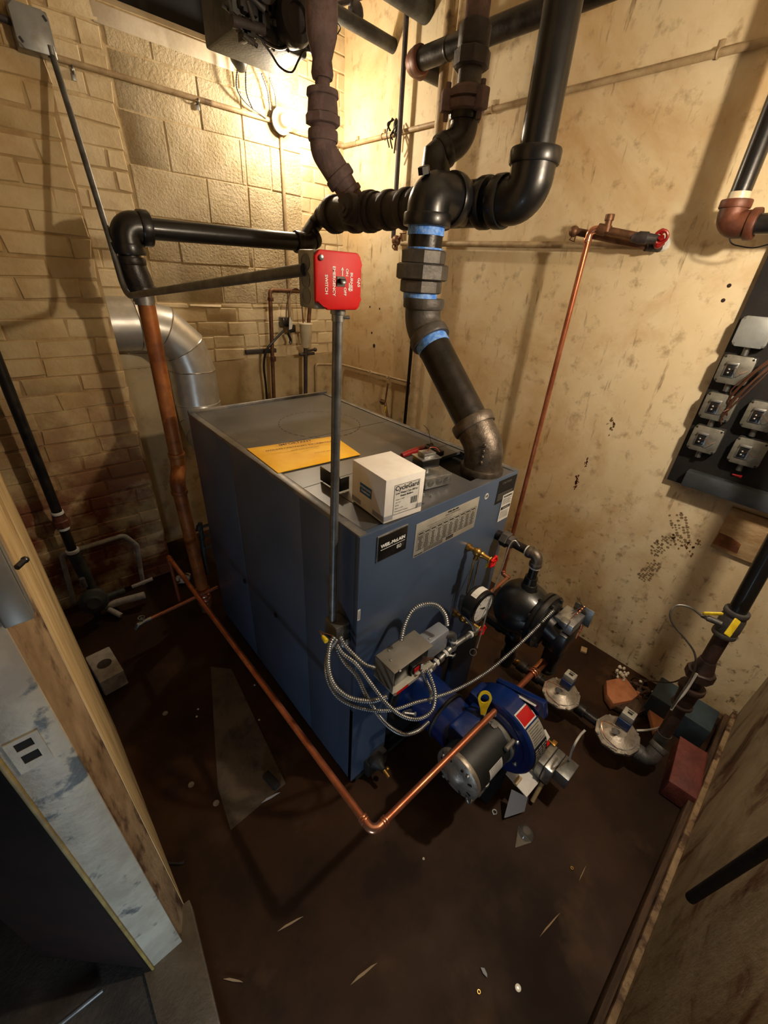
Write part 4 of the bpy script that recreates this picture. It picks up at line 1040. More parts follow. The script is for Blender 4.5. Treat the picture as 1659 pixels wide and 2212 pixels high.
mb = MB(); mb.tube(fillet([V((1.315, .30, .70)), V((1.335, .295, .68)), V((1.33, .29, .64)), V((1.30, .29, .61))], .015, 5), .006, 10); mb.build('copper_stub', 'copper_bright', lw_)
# feeder body down to the copper line
cr0 = P(1190, 1425, z=.45)
mb = MB(); mb.box((1.245, .30, .50), (1.305, .365, .59), .010); mb.box((1.262, .31, .41), (1.315, .37, .52), .012); mb.lathe((1.29, .34, .395), Z, [(0, .03), (.02, .036), (.03, .03)], 16); mb.build('quick_fill_valve', 'iron_black', lw_)
mb = MB(); mb.box((1.243, .299, .565), (1.303, .3005, .577)); mb.build('brass_nameplate', 'brass', lw_)
# upper equalizing line into the tank
ul = thing('float_tank_supply', 'black pipe with hex union from the boiler front into the float tank top', 'pipe', (1.207, .56, .8))
p0 = V((1.207, BY0 + .01, .921)); p1 = V((1.207, .474, .921)); p2 = V((1.207, .474, .80))
mb = MB(); mb.cyl(p0, V((1.207, .60, .921)), .019); mb.cyl(V((1.207, .565, .921)), V((1.207, .50, .921)), .0165); mb.build('nipple', 'black_pipe', ul)
mb = MB(); hexn(mb, V((1.207, .622, .921)), V((1.207, .592, .921)), .030); hexn(mb, V((1.207, .592, .921)), V((1.207, .572, .921)), .024, 8); mb.build('union', 'dark_iron', ul)
mb = MB(); elbow(mb, V((1.207, .512, .921)), p1, p1 - Z * .04, .0195, cl=.014); mb.build('elbow', 'grey_iron', ul)
mb = MB(); mb.cyl(p1 - Z * .03, p2, .0165); mb.lathe(p2 + Z * .03, -Z, [(0, .022), (.03, .024)], 16); mb.build('drop_nipple', 'black_pipe', ul)
mb = MB()
for yy in (.612, .516): collar(mb, (1.207, yy, .921), Y, .0175, .007, 1.1)
collar(mb, p1 - Z * .047, Z, .0175, .006, 1.1); mb.build('thread_tape', 'label_white', ul)
ll = thing('float_tank_return', 'black pipe with drain cock from the float tank bottom back to the boiler', 'pipe', (1.2, .5, .35))
mb = MB(); b0 = tc_ - Z * .11; mb.tube(fillet([V((1.19, BY0 + .01, .545)), V((1.195, .49, .545))], .02), .020, 16); mb.cyl(b0, b0 - Z * .14, .022); elbow(mb, V((1.2, .54, .545)), V((1.205, .475, .545)), V((1.207, .472, .50)), .026, cl=.02)
mb.build('pipe_run', 'black_pipe', ll)
mb = MB(); dv = P(1098, 1425, x=1.207); mb.lathe(b0 - Z * .13, -Z, [(0, .028), (.02, .030), (.05, .026), (.075, .024), (.08, .012)], 16); mb.mi = 1; mb.cyl(b0 - Z * .17, b0 + V((.03, -.03, -.19)), .008); mb.sphere(b0 + V((.034, -.034, -.19)), .011); mb.build('drain_cock', ['old_dark', 'brass'], ll)
# braided capillary with ring
pts = [(1122, 1180, 1.36), (1112, 1168, 1.36), (1100, 1180, 1.36), (1085, 1225, 1.36), (1068, 1270, 1.36), (1055, 1310, 1.37), (1046, 1345, 1.37), (1030, 1400, 1.36)]
p = catmull([P(*q[:2], d=q[2]) for q in pts], 10)
mb = MB(); mb.tube(p, .0024, 8); mb.torus(P(1022, 1409, d=1.36), RM[2], .011, .0013, 24, 6)
tag(mb.build('capillary_line', 'steel'), 'thin braided wire with a ring at its end hanging beside the gauge', 'wire')

# ------------------------------------------------------------------ copper lines
E0 = P(800, 1790, z=.45); cr0 = P(1190, 1425, z=.45); L0 = P(364, 1203, z=.45)
cr0.y = E0.y = (cr0.y + E0.y) / 2
ccl = thing('copper_water_line', 'new copper pipe crossing before the burner and running along the left boiler side', 'pipe', E0)
mb = MB(); mb.cyl(E0 + X * .02, cr0.lerp(E0, .07), .0105, seg=18); mb.build('cross_run', 'copper', ccl)
mb = MB(); mb.cyl(E0 + Y * .02, L0, .0105, seg=18); mb.build('side_run', 'copper', ccl)
mb = MB(); mb.tube(fillet([E0 + X * .045, E0, E0 + Y * .045], .028, 8), .0128, 18)
for d_ in (X, Y):
    for k in (.036, .044): collar(mb, E0 + d_ * k, d_, .0128, .007, 1.14)
mb.build('elbow', 'copper_bright', ccl)
mb = MB(); dd = (cr0 - E0).normalized(); mb.cyl(cr0 - dd * .11, cr0 + dd * .012, .0165, seg=18)
for k in (.005, .022, .10, .112, .125): collar(mb, cr0 - dd * k, dd, .0168, .008, 1.15)
mb.build('reducer', 'copper_bright', ccl)
mb = MB(); collar(mb, cr0 + dd * .016, dd, .0175, .012, 1.12); mb.build('thread_tape', 'label_white', ccl)
ft = P(390, 1297, y=L0.y); mb = MB(); mb.tube(fillet([L0 - Y * .03, L0, L0 - Z * .04], .016, 6), .0125, 14); mb.cyl(L0 - Z * .03, V((L0.x, L0.y, ft.z)), .0085, seg=12); mb.build('drop_leg', 'copper', ccl)
# drain tee along the floor with hose bib
zz = ft.z
h0, h1 = P(322, 1338, z=zz), P(470, 1268, z=zz)
hb_ = thing('floor_copper_branch', 'dull copper pipe near the floor ending in a bright hose bib', 'pipe', (h0.x, h0.y, 0))
mb = MB(); mb.cyl(h0, h1, .010, seg=14); mb.build('pipe_run', 'copper', hb_)
he = P(303, 1350, z=zz - .02)
mb = MB(); d_ = (h0 - h1).normalized(); mb.tube([h0 - d_ * .01, h0 + d_ * .03, h0 + d_ * .05, h0 + d_ * .065 - Z * .022], [.012, .012, .0125, .011], 12); mb.cyl(h0 + d_ * .03, h0 + d_ * .03 + Z * .03, .005); mb.torus(h0 + d_ * .03 + Z * .032, Z, .014, .003, 14, 6); mb.build('hose_bib', 'steel', hb_)

# ------------------------------------------------------------------ burner
fc = P(1068, 1587, x=.935)
bn = thing('burner', 'blue gas burner with black motor and red and silver labels on its blower housing', 'burner', (.95, .33, 0))
RB = .150; WB = .095
mb = MB(); mb.lathe(fc, X, [(0, .10), (.0, RB - .006), (.006, RB), (WB - .006, RB), (WB, RB - .006), (WB + .001, .09)], 48)
mb.build('blower_housing', 'burner_blue', bn)
mb = MB(); mb.lathe(fc - X * .006, X, [(0, .115), (.006, .118), (.007, .118)], 40); mb.build('inlet_plate', 'burner_blue', bn)
mb = MB()
for k in range(6):
    a = PI / 3 * k + .35; c = fc + V((-.006, math.cos(a) * .106, math.sin(a) * .106)); mb.lathe(c, -X, [(0, .009), (.006, .008), (.008, .004)], 12)
mb.build('housing_bolt', 'steel', bn)
# labels wrapped round the rim: angle measured from straight up towards the viewer (-y)
def rim(mb, a0, a1, u0, u1, n=8, off=.0008):
    for k in range(n):
        b0 = math.radians(a0 + (a1 - a0) * k / n); b1 = math.radians(a0 + (a1 - a0) * (k + 1) / n); r_ = RB + off
        f_ = lambda b, u: fc + V((u, -math.sin(b) * r_, math.cos(b) * r_))
        mb.face([mb.bm.verts.new(p) for p in (f_(b0, u0), f_(b1, u0), f_(b1, u1), f_(b0, u1))])
mb = MB(); rim(mb, 14, 34, .012, .085); mb.mi = 1; rim(mb, 16, 32, .015, .082, off=.0012)
mb.build('red_label', ['label_white', 'red_plate'], bn)
mb = MB(); rim(mb, 36, 62, .014, .088); mb.mi = 1
for k in range(7): rim(mb, 39 + k * 3.2, 39.7 + k * 3.2, .020, .082 - .008 * (k % 3), 1, .0012)
mb.build('silver_label', ['label_silver', 'ink'], bn)
mb = MB(); rim(mb, 63, 104, .012, .090); mb.mi = 1; rd = random.Random(5)
for k in range(9):
    u = .018
    while u < .080:
        l_ = rd.uniform(.008, .02); rim(mb, 66 + k * 4.1, 68.4 + k * 4.1, u, min(u + l_, .086), 1, .0012); u += l_ + .004
mb.build('spec_plate', ['ink', 'label_silver'], bn)
mb = MB(); mb.obox(fc + V((WB + .01, -.01, RB - .02)), (.012, 0, 0), (0, .09, -.03), (0, .01, .03), .003); mb.mi = 1; mb.obox(fc + V((WB - .004, .0, RB - .004)), (.008, 0, 0), (0, .07, -.018), (0, .0003, .001)); mb.build('rear_flange', ['burner_blue', 'label_white'], bn)
mb = MB(); mb.obox(fc + V((WB + .012, -.12, .03)), (.012, 0, 0), (0, .012, .01), (0, -.01, .02), .002); mb.mi = 1; mb.obox(fc + V((WB + .014, -.135, .005)), (.012, 0, 0), (0, .01, .005), (0, -.004, .012), .002); mb.build('gas_orifice_cover', ['label_white', 'red_plate'], bn)
# motor
m_l = .215
mb = MB(); mb.lathe(fc - X * .012, -X, [(0, .074), (.01, .083), (m_l - .03, .083), (m_l - .028, .080)], 40); mb.build('motor', 'motor_black', bn)
mb = MB(); mb.lathe(fc - X * .002, -X, [(0, .080), (.004, .088), (.022, .088), (.026, .080)], 40)
for a in (.2, 1.3, 2.4, -.9): 
    c = fc + V((-.015, math.cos(a) * .094, math.sin(a) * .094)); mb.cyl(c + X * .01, c - X * .04, .008, seg=8)
mb.build('motor_flange', 'grey_box', bn)
ec = fc - X * (m_l - .004)
mb = MB(); mb.lathe(ec + X * .02, -X, [(0, .082), (.012, .086), (.02, .084), (.026, .074), (.030, .05), (.036, .03), (.042, .022), (.046, .010)], 40); mb.build('motor_end_cap', 'cast_alu', bn)
mb = MB()
for k in range(8):
    a = PI / 4 * k + .3; d_ = V((0, math.cos(a), math.sin(a))); n = X.cross(d_); mb.obox(ec - X * .0075 + d_ * .056, d_ * .012, n * .004, X * .002)
mb.build('vent_slot', 'ink', bn)
mb = MB()
for k in range(4):
    a = PI / 2 * k + .6; c = ec + V((-.006, math.cos(a) * .07, math.sin(a) * .07)); mb.lathe(c, -X, [(0, .006), (.006, .006), (.008, .002)], 8)
mb.build('through_bolt', 'steel', bn)
mb = MB()
for k in range(6):
    b0, b1 = math.radians(58 + k * 5), math.radians(63 + k * 5); f_ = lambda b, u: fc + V((u, -math.sin(b) * .0838, math.cos(b) * .0838))
    mb.face([mb.bm.verts.new(p) for p in (f_(b0, -.145), f_(b1, -.145), f_(b1, -.075), f_(b0, -.075))])
mb.mi = 1
for k in range(5):
    b0, b1 = math.radians(61 + k * 5), math.radians(62.5 + k * 5); f_ = lambda b, u: fc + V((u, -math.sin(b) * .0842, math.cos(b) * .0842))
    mb.face([mb.bm.verts.new(p) for p in (f_(b0, -.138), f_(b1, -.138), f_(b1, -.084), f_(b0, -.084))])
mb.build('motor_label', ['label_white', 'card_grey'], bn)
# motor lead elbow
w0_ = fc + V((-.12, -.06, -.075))
mb = MB(); mb.tube(fillet([w0_ + Z * .03, w0_ - Z * .025, w0_ + V((-.035, 0, -.03))], .02, 6), .013, 12); collar(mb, w0_, Z, .013, .012, 1.3)
p = resample(catmull([w0_ + V((-.035, 0, -.03)), w0_ + V((-.075, .0, -.022)), ec + V((.01, -.05, -.07))], 10), .0025); mb.tube(p, [.0085 * (1 if i % 3 else .8) for i in range(len(p))], 10); mb.build('motor_lead_fitting', 'steel', bn)
# firing tube and gas body between housing and boiler
mb = MB(); mb.cyl((.868, BY0 - .004, .315), (.868, .425, .315), .088, seg=40); mb.lathe((.868, BY0 - .004, .315), -Y, [(0, .125), (.012, .125)], 40); mb.build('blast_tube', 'burner_blue', bn)
mb = MB(); mb.box((.79, .335, .22), (.98, .435, .415), .012); mb.box((.93, .40, .26), (1.01, .46, .44), .01); mb.build('transition_body', 'burner_blue', bn)
mb = MB(); c = V((.85, .60, .235)); mb.lathe(V((.868, .50, .315)), -Y, [(0, .093), (.006, .096), (.012, .093)], 36); mb.build('tube_clamp', 'iron_black', bn)
mb = MB(); c = P(873, 1540, d=1.42); mb.cyl(c, c + V((.03, -.02, -.012)), .005, seg=8); mb.lathe(c + V((.03, -.02, -.012)), V((.03, -.02, -.012)), [(0, .008), (.006, .008)], 6); mb.cyl(V((.79, .60, .30)), c, .007, seg=8); mb.build('ignition_stud', 'steel', bn)
# yellow lifting tag
tg0 = P(1043, 1545, x=.90); tg1 = P(1049, 1492, d=(RM[2].dot(tg0 - CAM)) - .02)
ax_ = (tg1 - tg0).normalized(); sd = RM[2].cross(ax_).normalized(); L_ = (tg1 - tg0).length
mb = MB(); nr = sd.cross(ax_).normalized() * .003
ro, ri = L_ * .25, L_ * .16; cc_ = tg0 + ax_ * (L_ * .70); k_ = 20
outl, inn = [], []
for i in range(k_):
    a = 2 * PI * i / k_; e_ = sd * math.cos(a) + ax_ * math.sin(a) * 1.15; o_ = cc_ + e_ * ro
    if math.sin(a) < -.35: o_ = cc_ + sd * math.cos(a) * ro * .62 - ax_ * L_ * (.66 if math.sin(a) < -.7 else .42)
    outl.append(o_); inn.append(cc_ + e_ * ri)
va = [[mb.bm.verts.new(p + nr * s_) for p in lst] for lst in (outl, inn) for s_ in (-1, 1)]
for i in range(k_):
    j = (i + 1) % k_
    mb.face((va[0][i], va[0][j], va[2][j], va[2][i])); mb.face((va[1][j], va[1][i], va[3][i], va[3][j])); mb.face((va[0][j], va[0][i], va[1][i], va[1][j])); mb.face((va[2][i], va[2][j], va[3][j], va[3][i]))
bmesh.ops.recalc_face_normals(mb.bm, faces=mb.bm.faces)
mb.mi = 1; mb.cyl(fc + V((-.03, 0, .07)), tg0 + ax_ * .004, .006); mb.lathe(fc + V((-.03, 0, .08)), Z, [(0, .012), (.008, .012)], 6)
mb.build('yellow_pull_tag', ['yellow', 'steel'], bn)
# support foot under the housing
mb = MB(); mb.box((.90, .26, .0), (1.0, .40, .20), .004); mb.build('support_stand', 'void', bn)
mb = MB(); mb.box((fc.x + .0, fc.y - .02, .06), (fc.x + .09, fc.y + .08, .22), .01); mb.build('air_inlet_box', 'burner_blue', bn)
# gas pressure switch / actuator, silver
ac = thing('damper_actuator', 'silver metal switch box with a white cable to the right of the burner housing', 'actuator', P(1190, 1660, z=.18))
a0 = P(1186, 1642, z=.20)
mb = MB(); mb.box((a0.x - .035, a0.y - .034, a0.z - .09), (a0.x + .075, a0.y + .030, a0.z - .0), .008); mb.build('housing', 'steel', ac)
mb = MB(); mb.box((a0.x - .04, a0.y - .002, a0.z - .10), (a0.x + .078, a0.y + .002, a0.z + .004), .001); mb.build('seam_plate', 'iron_black', ac)
mb = MB(); mb.box((a0.x - .015, a0.y - .085, a0.z - .055), (a0.x + .07, a0.y - .034, a0.z + .002), .002); mb.build('terminal_cover', 'galv', ac)
mb = MB(); mb.cyl((a0.x + .05, a0.y + .01, a0.z - .04), (fc.x + WB, a0.y + .07, a0.z - .01), .022); mb.tube([V((a0.x + .07, a0.y + .02, a0.z)), V((a0.x + .05, a0.y + .10, a0.z + .03))], .004, 8); mb.obox((a0.x + .075, a0.y + .02, a0.z + .0), (.012, 0, 0), (0, .009, 0), (0, 0, .006), .002); mb.build('linkage_arm', 'brass', ac)
mb = MB(); mb.tube(catmull([V((a0.x + .06, a0.y - .05, a0.z)), P(1238, 1615, d=1.42), P(1252, 1590, d=1.42), P(1264, 1577, d=1.42)], 6), .004, 8); mb.build('white_cable', 'wire_white', ac)
mb = MB(); p = P(1150, 1730, z=.02); q = P(1172, 1690, z=.10); mb.cyl(p, q, .008); mb.mi = 1; mb.cyl(q, q.lerp(V((a0.x, a0.y, a0.z - .09)), .9), .006); mb.build('bracket_leg', ['wood_pale', 'iron_black'], ac)
# card and blocks below the burner
t = thing('cardboard_piece', 'bent grey cardboard flap standing under the right side of the burner', 'cardboard', P(1120, 1740, z=0))
pz0 = P(1090, 1765, z=.003); pz1 = P(1140, 1738, z=.003); 
mb = MB(); q = [P(1093, 1645, z=.12), P(1160, 1672, z=.12), P(1142, 1723, z=.10), P(1135, 1724, z=.10)]
mb.prism([P(1090, 1668, z=.11), P(1157, 1640, z=.12), P(1164, 1690, z=.10), P(1138, 1722, z=.10)], (0, 0, -.004)); mb.build('upper_flap', 'card_white', t)
mb = MB(); mb.prism([P(1105, 1705, z=.098), P(1138, 1722, z=.098), P(1131, 1752, z=.02), P(1089, 1766, z=.02)], (.003, -.003, -.002)); mb.build('lower_flap', 'card_grey', t)
for u, v, lab in ((1152, 1655, 'pale wood block under the silver switch box'), (1118, 1686, 'pale wood block on the cardboard flap below the blower housing')):
    c = P(u, v, z=.125); mb = MB(); mb.obox(c, X * .019, Y * .008, Z * .006, .001); tag(mb.build('wood_block', 'wood_pale'), lab, 'wood block', 'small wood blocks under the burner')

# ------------------------------------------------------------------ gas train
gt = thing('gas_pipe_train', 'dark iron gas pipe along the floor with elbow at the front right corner', 'pipe', (1.5, .1, 0))
g0 = P(1400, 1640, z=.10); g1 = P(1110, 1455, z=.10); GX = 1.495; gz = .10
gA = V((GX, -.085, gz)); gB = V((GX, .60, gz))
mb = MB(); mb.cyl(gA, gB, .021, seg=20); 
for yy in (.20, .42, .50): collar(mb, (GX, yy, gz), Y, .022, .04, 1.3)
mb.build('floor_run', 'black_pipe', gt)
gb0 = P(1425, 1610, x=1.57); gb1 = P(1575, 1345, x=1.60)
mb = MB(); elbow(mb, gA + Y * .045, gA, V((1.545, -.095, .155)), .030, cl=.022); mb.build('corner_elbow', 'dark_iron', gt)
gr = thing('gas_riser', 'rusty vertical gas pipe with couplings and yellow-handled valve in front of the right wall', 'pipe', (1.57, -.09, 0))
gp = [P(1420, 1610, x=1.565), P(1470, 1520, x=1.58), P(1528, 1430, x=1.59), P(1578, 1345, x=1.60), P(1640, 1245, x=1.60)]
dr = (gp[3] - gp[0]).normalized()
base = gp[0]; gq = lambda t_: base + (gp[3] - gp[0]) * t_
mb = MB(); mb.tube([V((1.54, -.092, .13)), gq(.0), gq(.12)], .026, 20); mb.build('lower_nipple', 'dark_iron', gr)
mb = MB(); mb.cyl(gq(.10), gq(.94), .0235, seg=20); mb.build('pipe', 'pipe_umber', gr)
mb = MB(); mb.tube([gq(.36), gq(.42), gq(.46), gq(.50)], [.026, .032, .032, .036], 20); collar(mb, gq(.52), dr, .036, .02, 1.2); collar(mb, gq(.38), dr, .030, .012, 1.2); hexn(mb, gq(.60), gq(.66), .046, 8); mb.lathe(gq(.66), dr, [(0, .036), (.03, .030), (.05, .026)], 20); mb.build('union', 'pipe_umber', gr)
mb = MB(); mb.tube([gq(.92), gq(.96), gq(1.03), gq(1.08)], [.028, .036, .036, .028], 16); collar(mb, gq(.93), dr, .03, .016, 1.2); collar(mb, gq(1.07), dr, .03, .016, 1.2)
mb.cyl(gq(.99), gq(.99) + RM[0] * .04, .008); mb.cyl(gq(.99), gq(.99) - RM[0] * .04, .010); mb.build('valve_body', 'dark_iron', gr)
vh = P(1575, 1352, d=1.26); vh1 = P(1592, 1340, d=1.26)
mb = MB(); va_ = P(1572, 1370, d=1.29); vb_ = P(1592, 1342, d=1.29); ax_ = (vb_ - va_).normalized(); sd_ = RM[2].cross(ax_)
mb.obox(va_.lerp(vb_, .5), ax_ * ((vb_ - va_).length / 2 + .006), sd_ * .011, RM[2] * .003, .003); mb.build('yellow_handle', 'yellow', gr)
bp_ = thing('black_riser_pipe', 'black painted pipe rising out of frame above the yellow gas valve by the right wall', 'pipe', gq(1.08))
mb = MB(); tp = gq(1.08) ; up = P(1659, 1200, x=1.61); mb.cyl(gq(1.06), gq(1.06) + (up - gq(1.06)).normalized() * .9, .0255, seg=20); mb.build('pipe', 'black_paint', bp_)
# yellow small cock with flexible line
yv = thing('pilot_line', 'thin metal gas line curling from a yellow-handled cock down to the floor', 'tube', P(1540, 1330, d=1.35))
mb = MB(); mb.tube(catmull([P(1515, 1330, d=1.36), P(1490, 1312, d=1.36), P(1462, 1308, d=1.37), P(1448, 1325, d=1.38), P(1455, 1350, d=1.39), P(1480, 1380, d=1.41), P(1500, 1410, d=1.43), P(1502, 1440, d=1.45), P(1490, 1470, d=1.47), P(1470, 1500, d=1.49), P(1450, 1530, d=1.52)], 8), .0035, 8); mb.build('flexible_tube', 'galv', yv)
mb = MB(); a, b = P(1515, 1330, d=1.36), P(1560, 1348, d=1.32); mb.tube([a, a.lerp(b, .25), a.lerp(b, .3), a.lerp(b, .7), b], [.006, .007, .010, .010, .008], 10); mb.build('cock', 'dark_iron', yv)
mb = MB(); a, b = P(1520, 1325, d=1.34), P(1560, 1326, d=1.32); mb.obox(a.lerp(b, .5), (b - a) * .5, Z * .006, Y * .004, .002); mb.build('yellow_handle', 'yellow', yv)
def gas_valve(px, py, zc, label, s=1.0):
    c = P(px, py, z=zc); t = thing('gas_regulator', label, 'gas regulator', V((c.x, c.y, 0)), 'gas regulators on the floor pipe')
    mb = MB(); n = V((-.12, .05, 1)).normalized()
    mb.lathe(c - n * .045 * s, n, [(0, .03 * s), (.012 * s, .055 * s), (.02 * s, .082 * s), (.026 * s, .086 * s), (.036 * s, .086 * s), (.040 * s, .080 * s), (.052 * s, .05 * s), (.062 * s, .03 * s)], 10); mb.mi = 0
    mb.build('diaphragm_case', 'cast_alu', t, sharp=25)
    mb = MB(); mb.torus(c - n * .004 * s, n, .068 * s, .004 * s, 32, 6)
    for k in range(8):
        a = PI / 4 * k; x_, y_ = frame(n); mb.lathe(c - n * .012 * s + (x_ * math.cos(a) + y_ * math.sin(a)) * .079 * s, n, [(0, .006 * s), (.008 * s, .005 * s)], 8)
    mb.cyl(c, c + n * .035 * s + V((-.03, .01, 0)), .012 * s); mb.build('case_bolt', 'steel', t)
    mb = MB(); mb.cyl(V((GX, c.y - .03, gz)), V((GX, c.y + .03, gz)), .033); mb.cyl(V((GX, c.y, gz)), c - n * .03, .028); mb.build('pipe_saddle', 'cast_alu', t)
    a0_ = c + V((.036 * s, .0, .030 * s))
    mb = MB(); mb.obox(a0_ + Z * .012, X * .026 * s, Y * .026 * s, Z * .024 * s, .004); mb.build('actuator_base', 'blue_actuator', t)
    mb = MB(); mb.obox(a0_ + Z * .052 * s, X * .022 * s, Y * .024 * s, Z * .018 * s, .003); mb.build('actuator_cap', 'label_silver', t)
    mb = MB(); mb.box(a0_ + V((-.008, -.01, .0705 * s)), a0_ + V((.003, .008, .071 * s))); mb.box(a0_ + V((.008, -.012, .0705 * s)), a0_ + V((.012, .01, .071 * s))); mb.build('print_mark', 'ink', t)
    mb = MB(); q = c + n * .03; mb.tube(catmull([q, q + V((-.04, .06, .02)), q + V((-.08, .03, .0)), q + V((-.07, -.03, -.03))], 6), .0018, 6); mb.build('pink_wire', 'copper_bright', t)
    return t
gas_valve(1335, 1583, .15, 'round cast gas regulator with blue actuator nearest the front right corner')
gas_valve(1213, 1495, .15, 'round cast gas regulator with blue actuator beyond the other, beside the burner', .95)
mb = MB(); mb.tube(catmull([P(1375, 1578, z=.13), P(1400, 1577, z=.13), P(1425, 1572, z=.14)], 6), .0045, 8); tag(mb.build('white_cable', 'wire_white'), 'short white cable between the front regulator and the gas riser', 'cable')
mb = MB(); mb.tube(catmull([P(1505, 1455, d=1.47), P(1480, 1495, d=1.50), P(1462, 1515, d=1.52), P(1450, 1533, d=1.54)], 6), .0045, 8); tag(mb.build('white_cable', 'wire_white'), 'white cable running down beside the rusty gas riser', 'cable')
mb = MB(); mb.tube(catmull([P(1480, 1462, x=1.65), P(1450, 1474, x=1.70), P(1400, 1470, x=1.8), P(1370, 1465, x=1.9), P(1360, 1475, z=.03)], 8), .0028, 8); tag(mb.build('black_wire', 'wire_black'), 'black wire drooping from the gas riser to the rubble', 'wire')

# ------------------------------------------------------------------ floor clutter at right
c = P(1470, 1660, z=.09); q = [P(1490, 1592, z=.10), P(1542, 1622, z=.10), P(1493, 1735, z=.10), P(1450, 1680, z=.10)]
mb = MB(); a_ = (q[1] - q[2]); cen_ = (q[0] + q[2]) / 2; dx = V((1, .12, 0)).normalized(); dy = V((-dx.y, dx.x, 0))
cen_ = V((1.60, -.205, 0)); mb.obox(cen_ + Z * .05, dx * .125, dy * .052, Z * .05, .008)
for v in mb.bm.verts: v.co += V((random.uniform(-.003, .003), random.uniform(-.003, .003), random.uniform(-.003, .003)))
tag(mb.build('red_brick', 'brick_red'), 'worn red brick lying in the front right corner by the skirting board', 'brick')
def shard(name, mat, pix, z, h, label, cat, grp=None):
    mb = MB(); mb.prism([P(u, v, z=z) for u, v in pix], (0, 0, -h), .001); return tag(mb.build(name, mat), label, cat, grp)
shard('clay_tile', 'terracotta', [(1310, 1470), (1350, 1462), (1380, 1500), (1365, 1512), (1325, 1520), (1312, 1500)], .06, .045, 'broken orange clay tile lying flat by the right wall', 'tile')
shard('clay_tile', 'terracotta', [(1402, 1530), (1430, 1520), (1440, 1570), (1415, 1580)], .05, .03, 'smaller broken clay tile leaning beside the gas riser', 'tile')
shard('wood_scrap', 'wood_dark', [(1330, 1525), (1400, 1500), (1425, 1520), (1370, 1545)], .04, .03, 'dark wood scrap in front of the broken clay tiles', 'wood scrap')
shard('paper_scrap', 'card_white', [(1440, 1500), (1470, 1505), (1462, 1530), (1436, 1520)], .07, .004, 'crumpled pale paper scrap behind the gas riser', 'paper')
shard('plastic_sheet', 'label_white', [(1480, 1535), (1505, 1495), (1511, 1515), (1500, 1527)], .08, .01, 'white plastic scrap leaning right of the gas riser', 'scrap')
mb = MB(); c = P(1343, 1455, z=.07); rd = random.Random(4)
for k in range(26): mb.sphere(c + V((rd.uniform(-.03, .03), rd.uniform(-.025, .025), rd.uniform(-.02, .02))), rd.uniform(.006, .012), (1, .7, .8), 6, 4)
tag(mb.build('plaster_lump', 'clay_white', sharp=20), 'crumbled white plaster lump on top of the clay tile', 'plaster')
rd = random.Random(12)
for k in range(16):
    t_ = k / 15; c = P(1372 + 78 * t_ + rd.uniform(-8, 8), 1472 + 75 * t_ + rd.uniform(-14, 14), z=.05)
    a = c + V((rd.uniform(-.06, .06), rd.uniform(-.06, .03), rd.uniform(-.03, .0))); b = c + V((rd.uniform(-.03, .06), rd.uniform(-.06, .05), rd.uniform(-.01, .06)))
    mb = MB(); mb.tube([a, a.lerp(b, .5) + V((.008, 0, .006)), b], [.006, rd.uniform(.006, .011), .005], 7)
    tag(mb.build('charred_stick', 'wood_dark' if k % 3 else 'iron_black'), 'dark stick in the rubble pile behind the clay tiles', 'stick', 'dark sticks in the rubble')
for k in range(9):
    t_ = k / 8; c = P(1378 + 66 * t_ + rd.uniform(-10, 10), 1490 + 60 * t_ + rd.uniform(-10, 12), z=.03); w_ = rd.uniform(.015, .03)
    mb = MB(); q = [c + V((math.cos(a_) * w_ * rd.uniform(.6, 1.2), math.sin(a_) * w_ * rd.uniform(.6, 1.2), rd.uniform(-.005, .012))) for a_ in (0, 1.3, 2.5, 3.9, 5.1)]
    mb.prism(q, (0, 0, -.02)); tag(mb.build('rubble_chip', ('wood_dark', 'terracotta', 'scrap_torn')[k % 3]), 'broken brown chip in the rubble pile beside the gas riser', 'rubble', 'brown chips in the rubble')
for k, (u, v) in enumerate(((1384, 1472), (1411, 1495))):
    mb = MB(); mb.sphere(P(u, v, z=.075), .008, (1, 1, .8), 8, 6); tag(mb.build('pebble', 'clay_white'), 'small white pebble on the sticks, ' + ('nearer the plaster lump' if k == 0 else 'nearer the gas riser'), 'pebble')
mb = MB(); q = [P(1492, 1540, z=.14), P(1512, 1495, z=.14), P(1565, 1530, z=.14), P(1560, 1570, z=.10)]
mb.box((1.80, -.22, 0), (1.95, .02, .14), .006); tag(mb.build('blue_grey_box', 'tin_blue'), 'blue grey metal box standing in the corner of the right wall behind the gas riser', 'box')
for k, (u, v, lab) in enumerate(((1261, 1404, 'small pale wood chip near the foot of the right wall'),)):
    mb = MB(); c = P(u, v, z=.006); mb.obox(c, V((.018, .006, 0)), V((-.006, .014, 0)), Z * .006, .001); tag(mb.build('wood_chip', 'scrap_ply'), lab, 'wood chip')

# ------------------------------------------------------------------ right wall
wc = thing('wall_conduit', 'thin cream painted conduit running high along the right wall', 'conduit', (2.0, 1.2, 2.43))
zc_ = P(937, 268, x=XW - .012).z
mb = MB(); mb.tube(fillet([V((1.60, YB - .014, 2.42)), V((XW - .02, YB - .014, zc_)), V((XW - .014, 2.62, zc_)), V((XW - .014, -.28, zc_))], .03, 6), .011, 12); mb.build('tube', 'paint_pipe', wc)
mb = MB()
for yy in (2.60, 2.36, 1.6, .72, .38): mb.torus((XW - .014, yy, zc_), Y, .0125, .003, 16, 6); mb.obox((XW - .005, yy, zc_ + .022), (.003, 0, 0), (0, .008, 0), (0, 0, .012), .001)
mb.build('strap', 'paint_pipe', wc)
mb = MB()
for k in range(9):
    a = P(852 + random.uniform(-6, 10), 262 + random.uniform(-14, 30), x=XW - .03); b = a + V((random.uniform(-.02, 0), random.uniform(-.02, .02), random.uniform(-.14, -.03))); mb.tube(catmull([a, a.lerp(b, .5) + V((-.02, random.uniform(-.02, .02), 0)), b], 5), .004, 6)
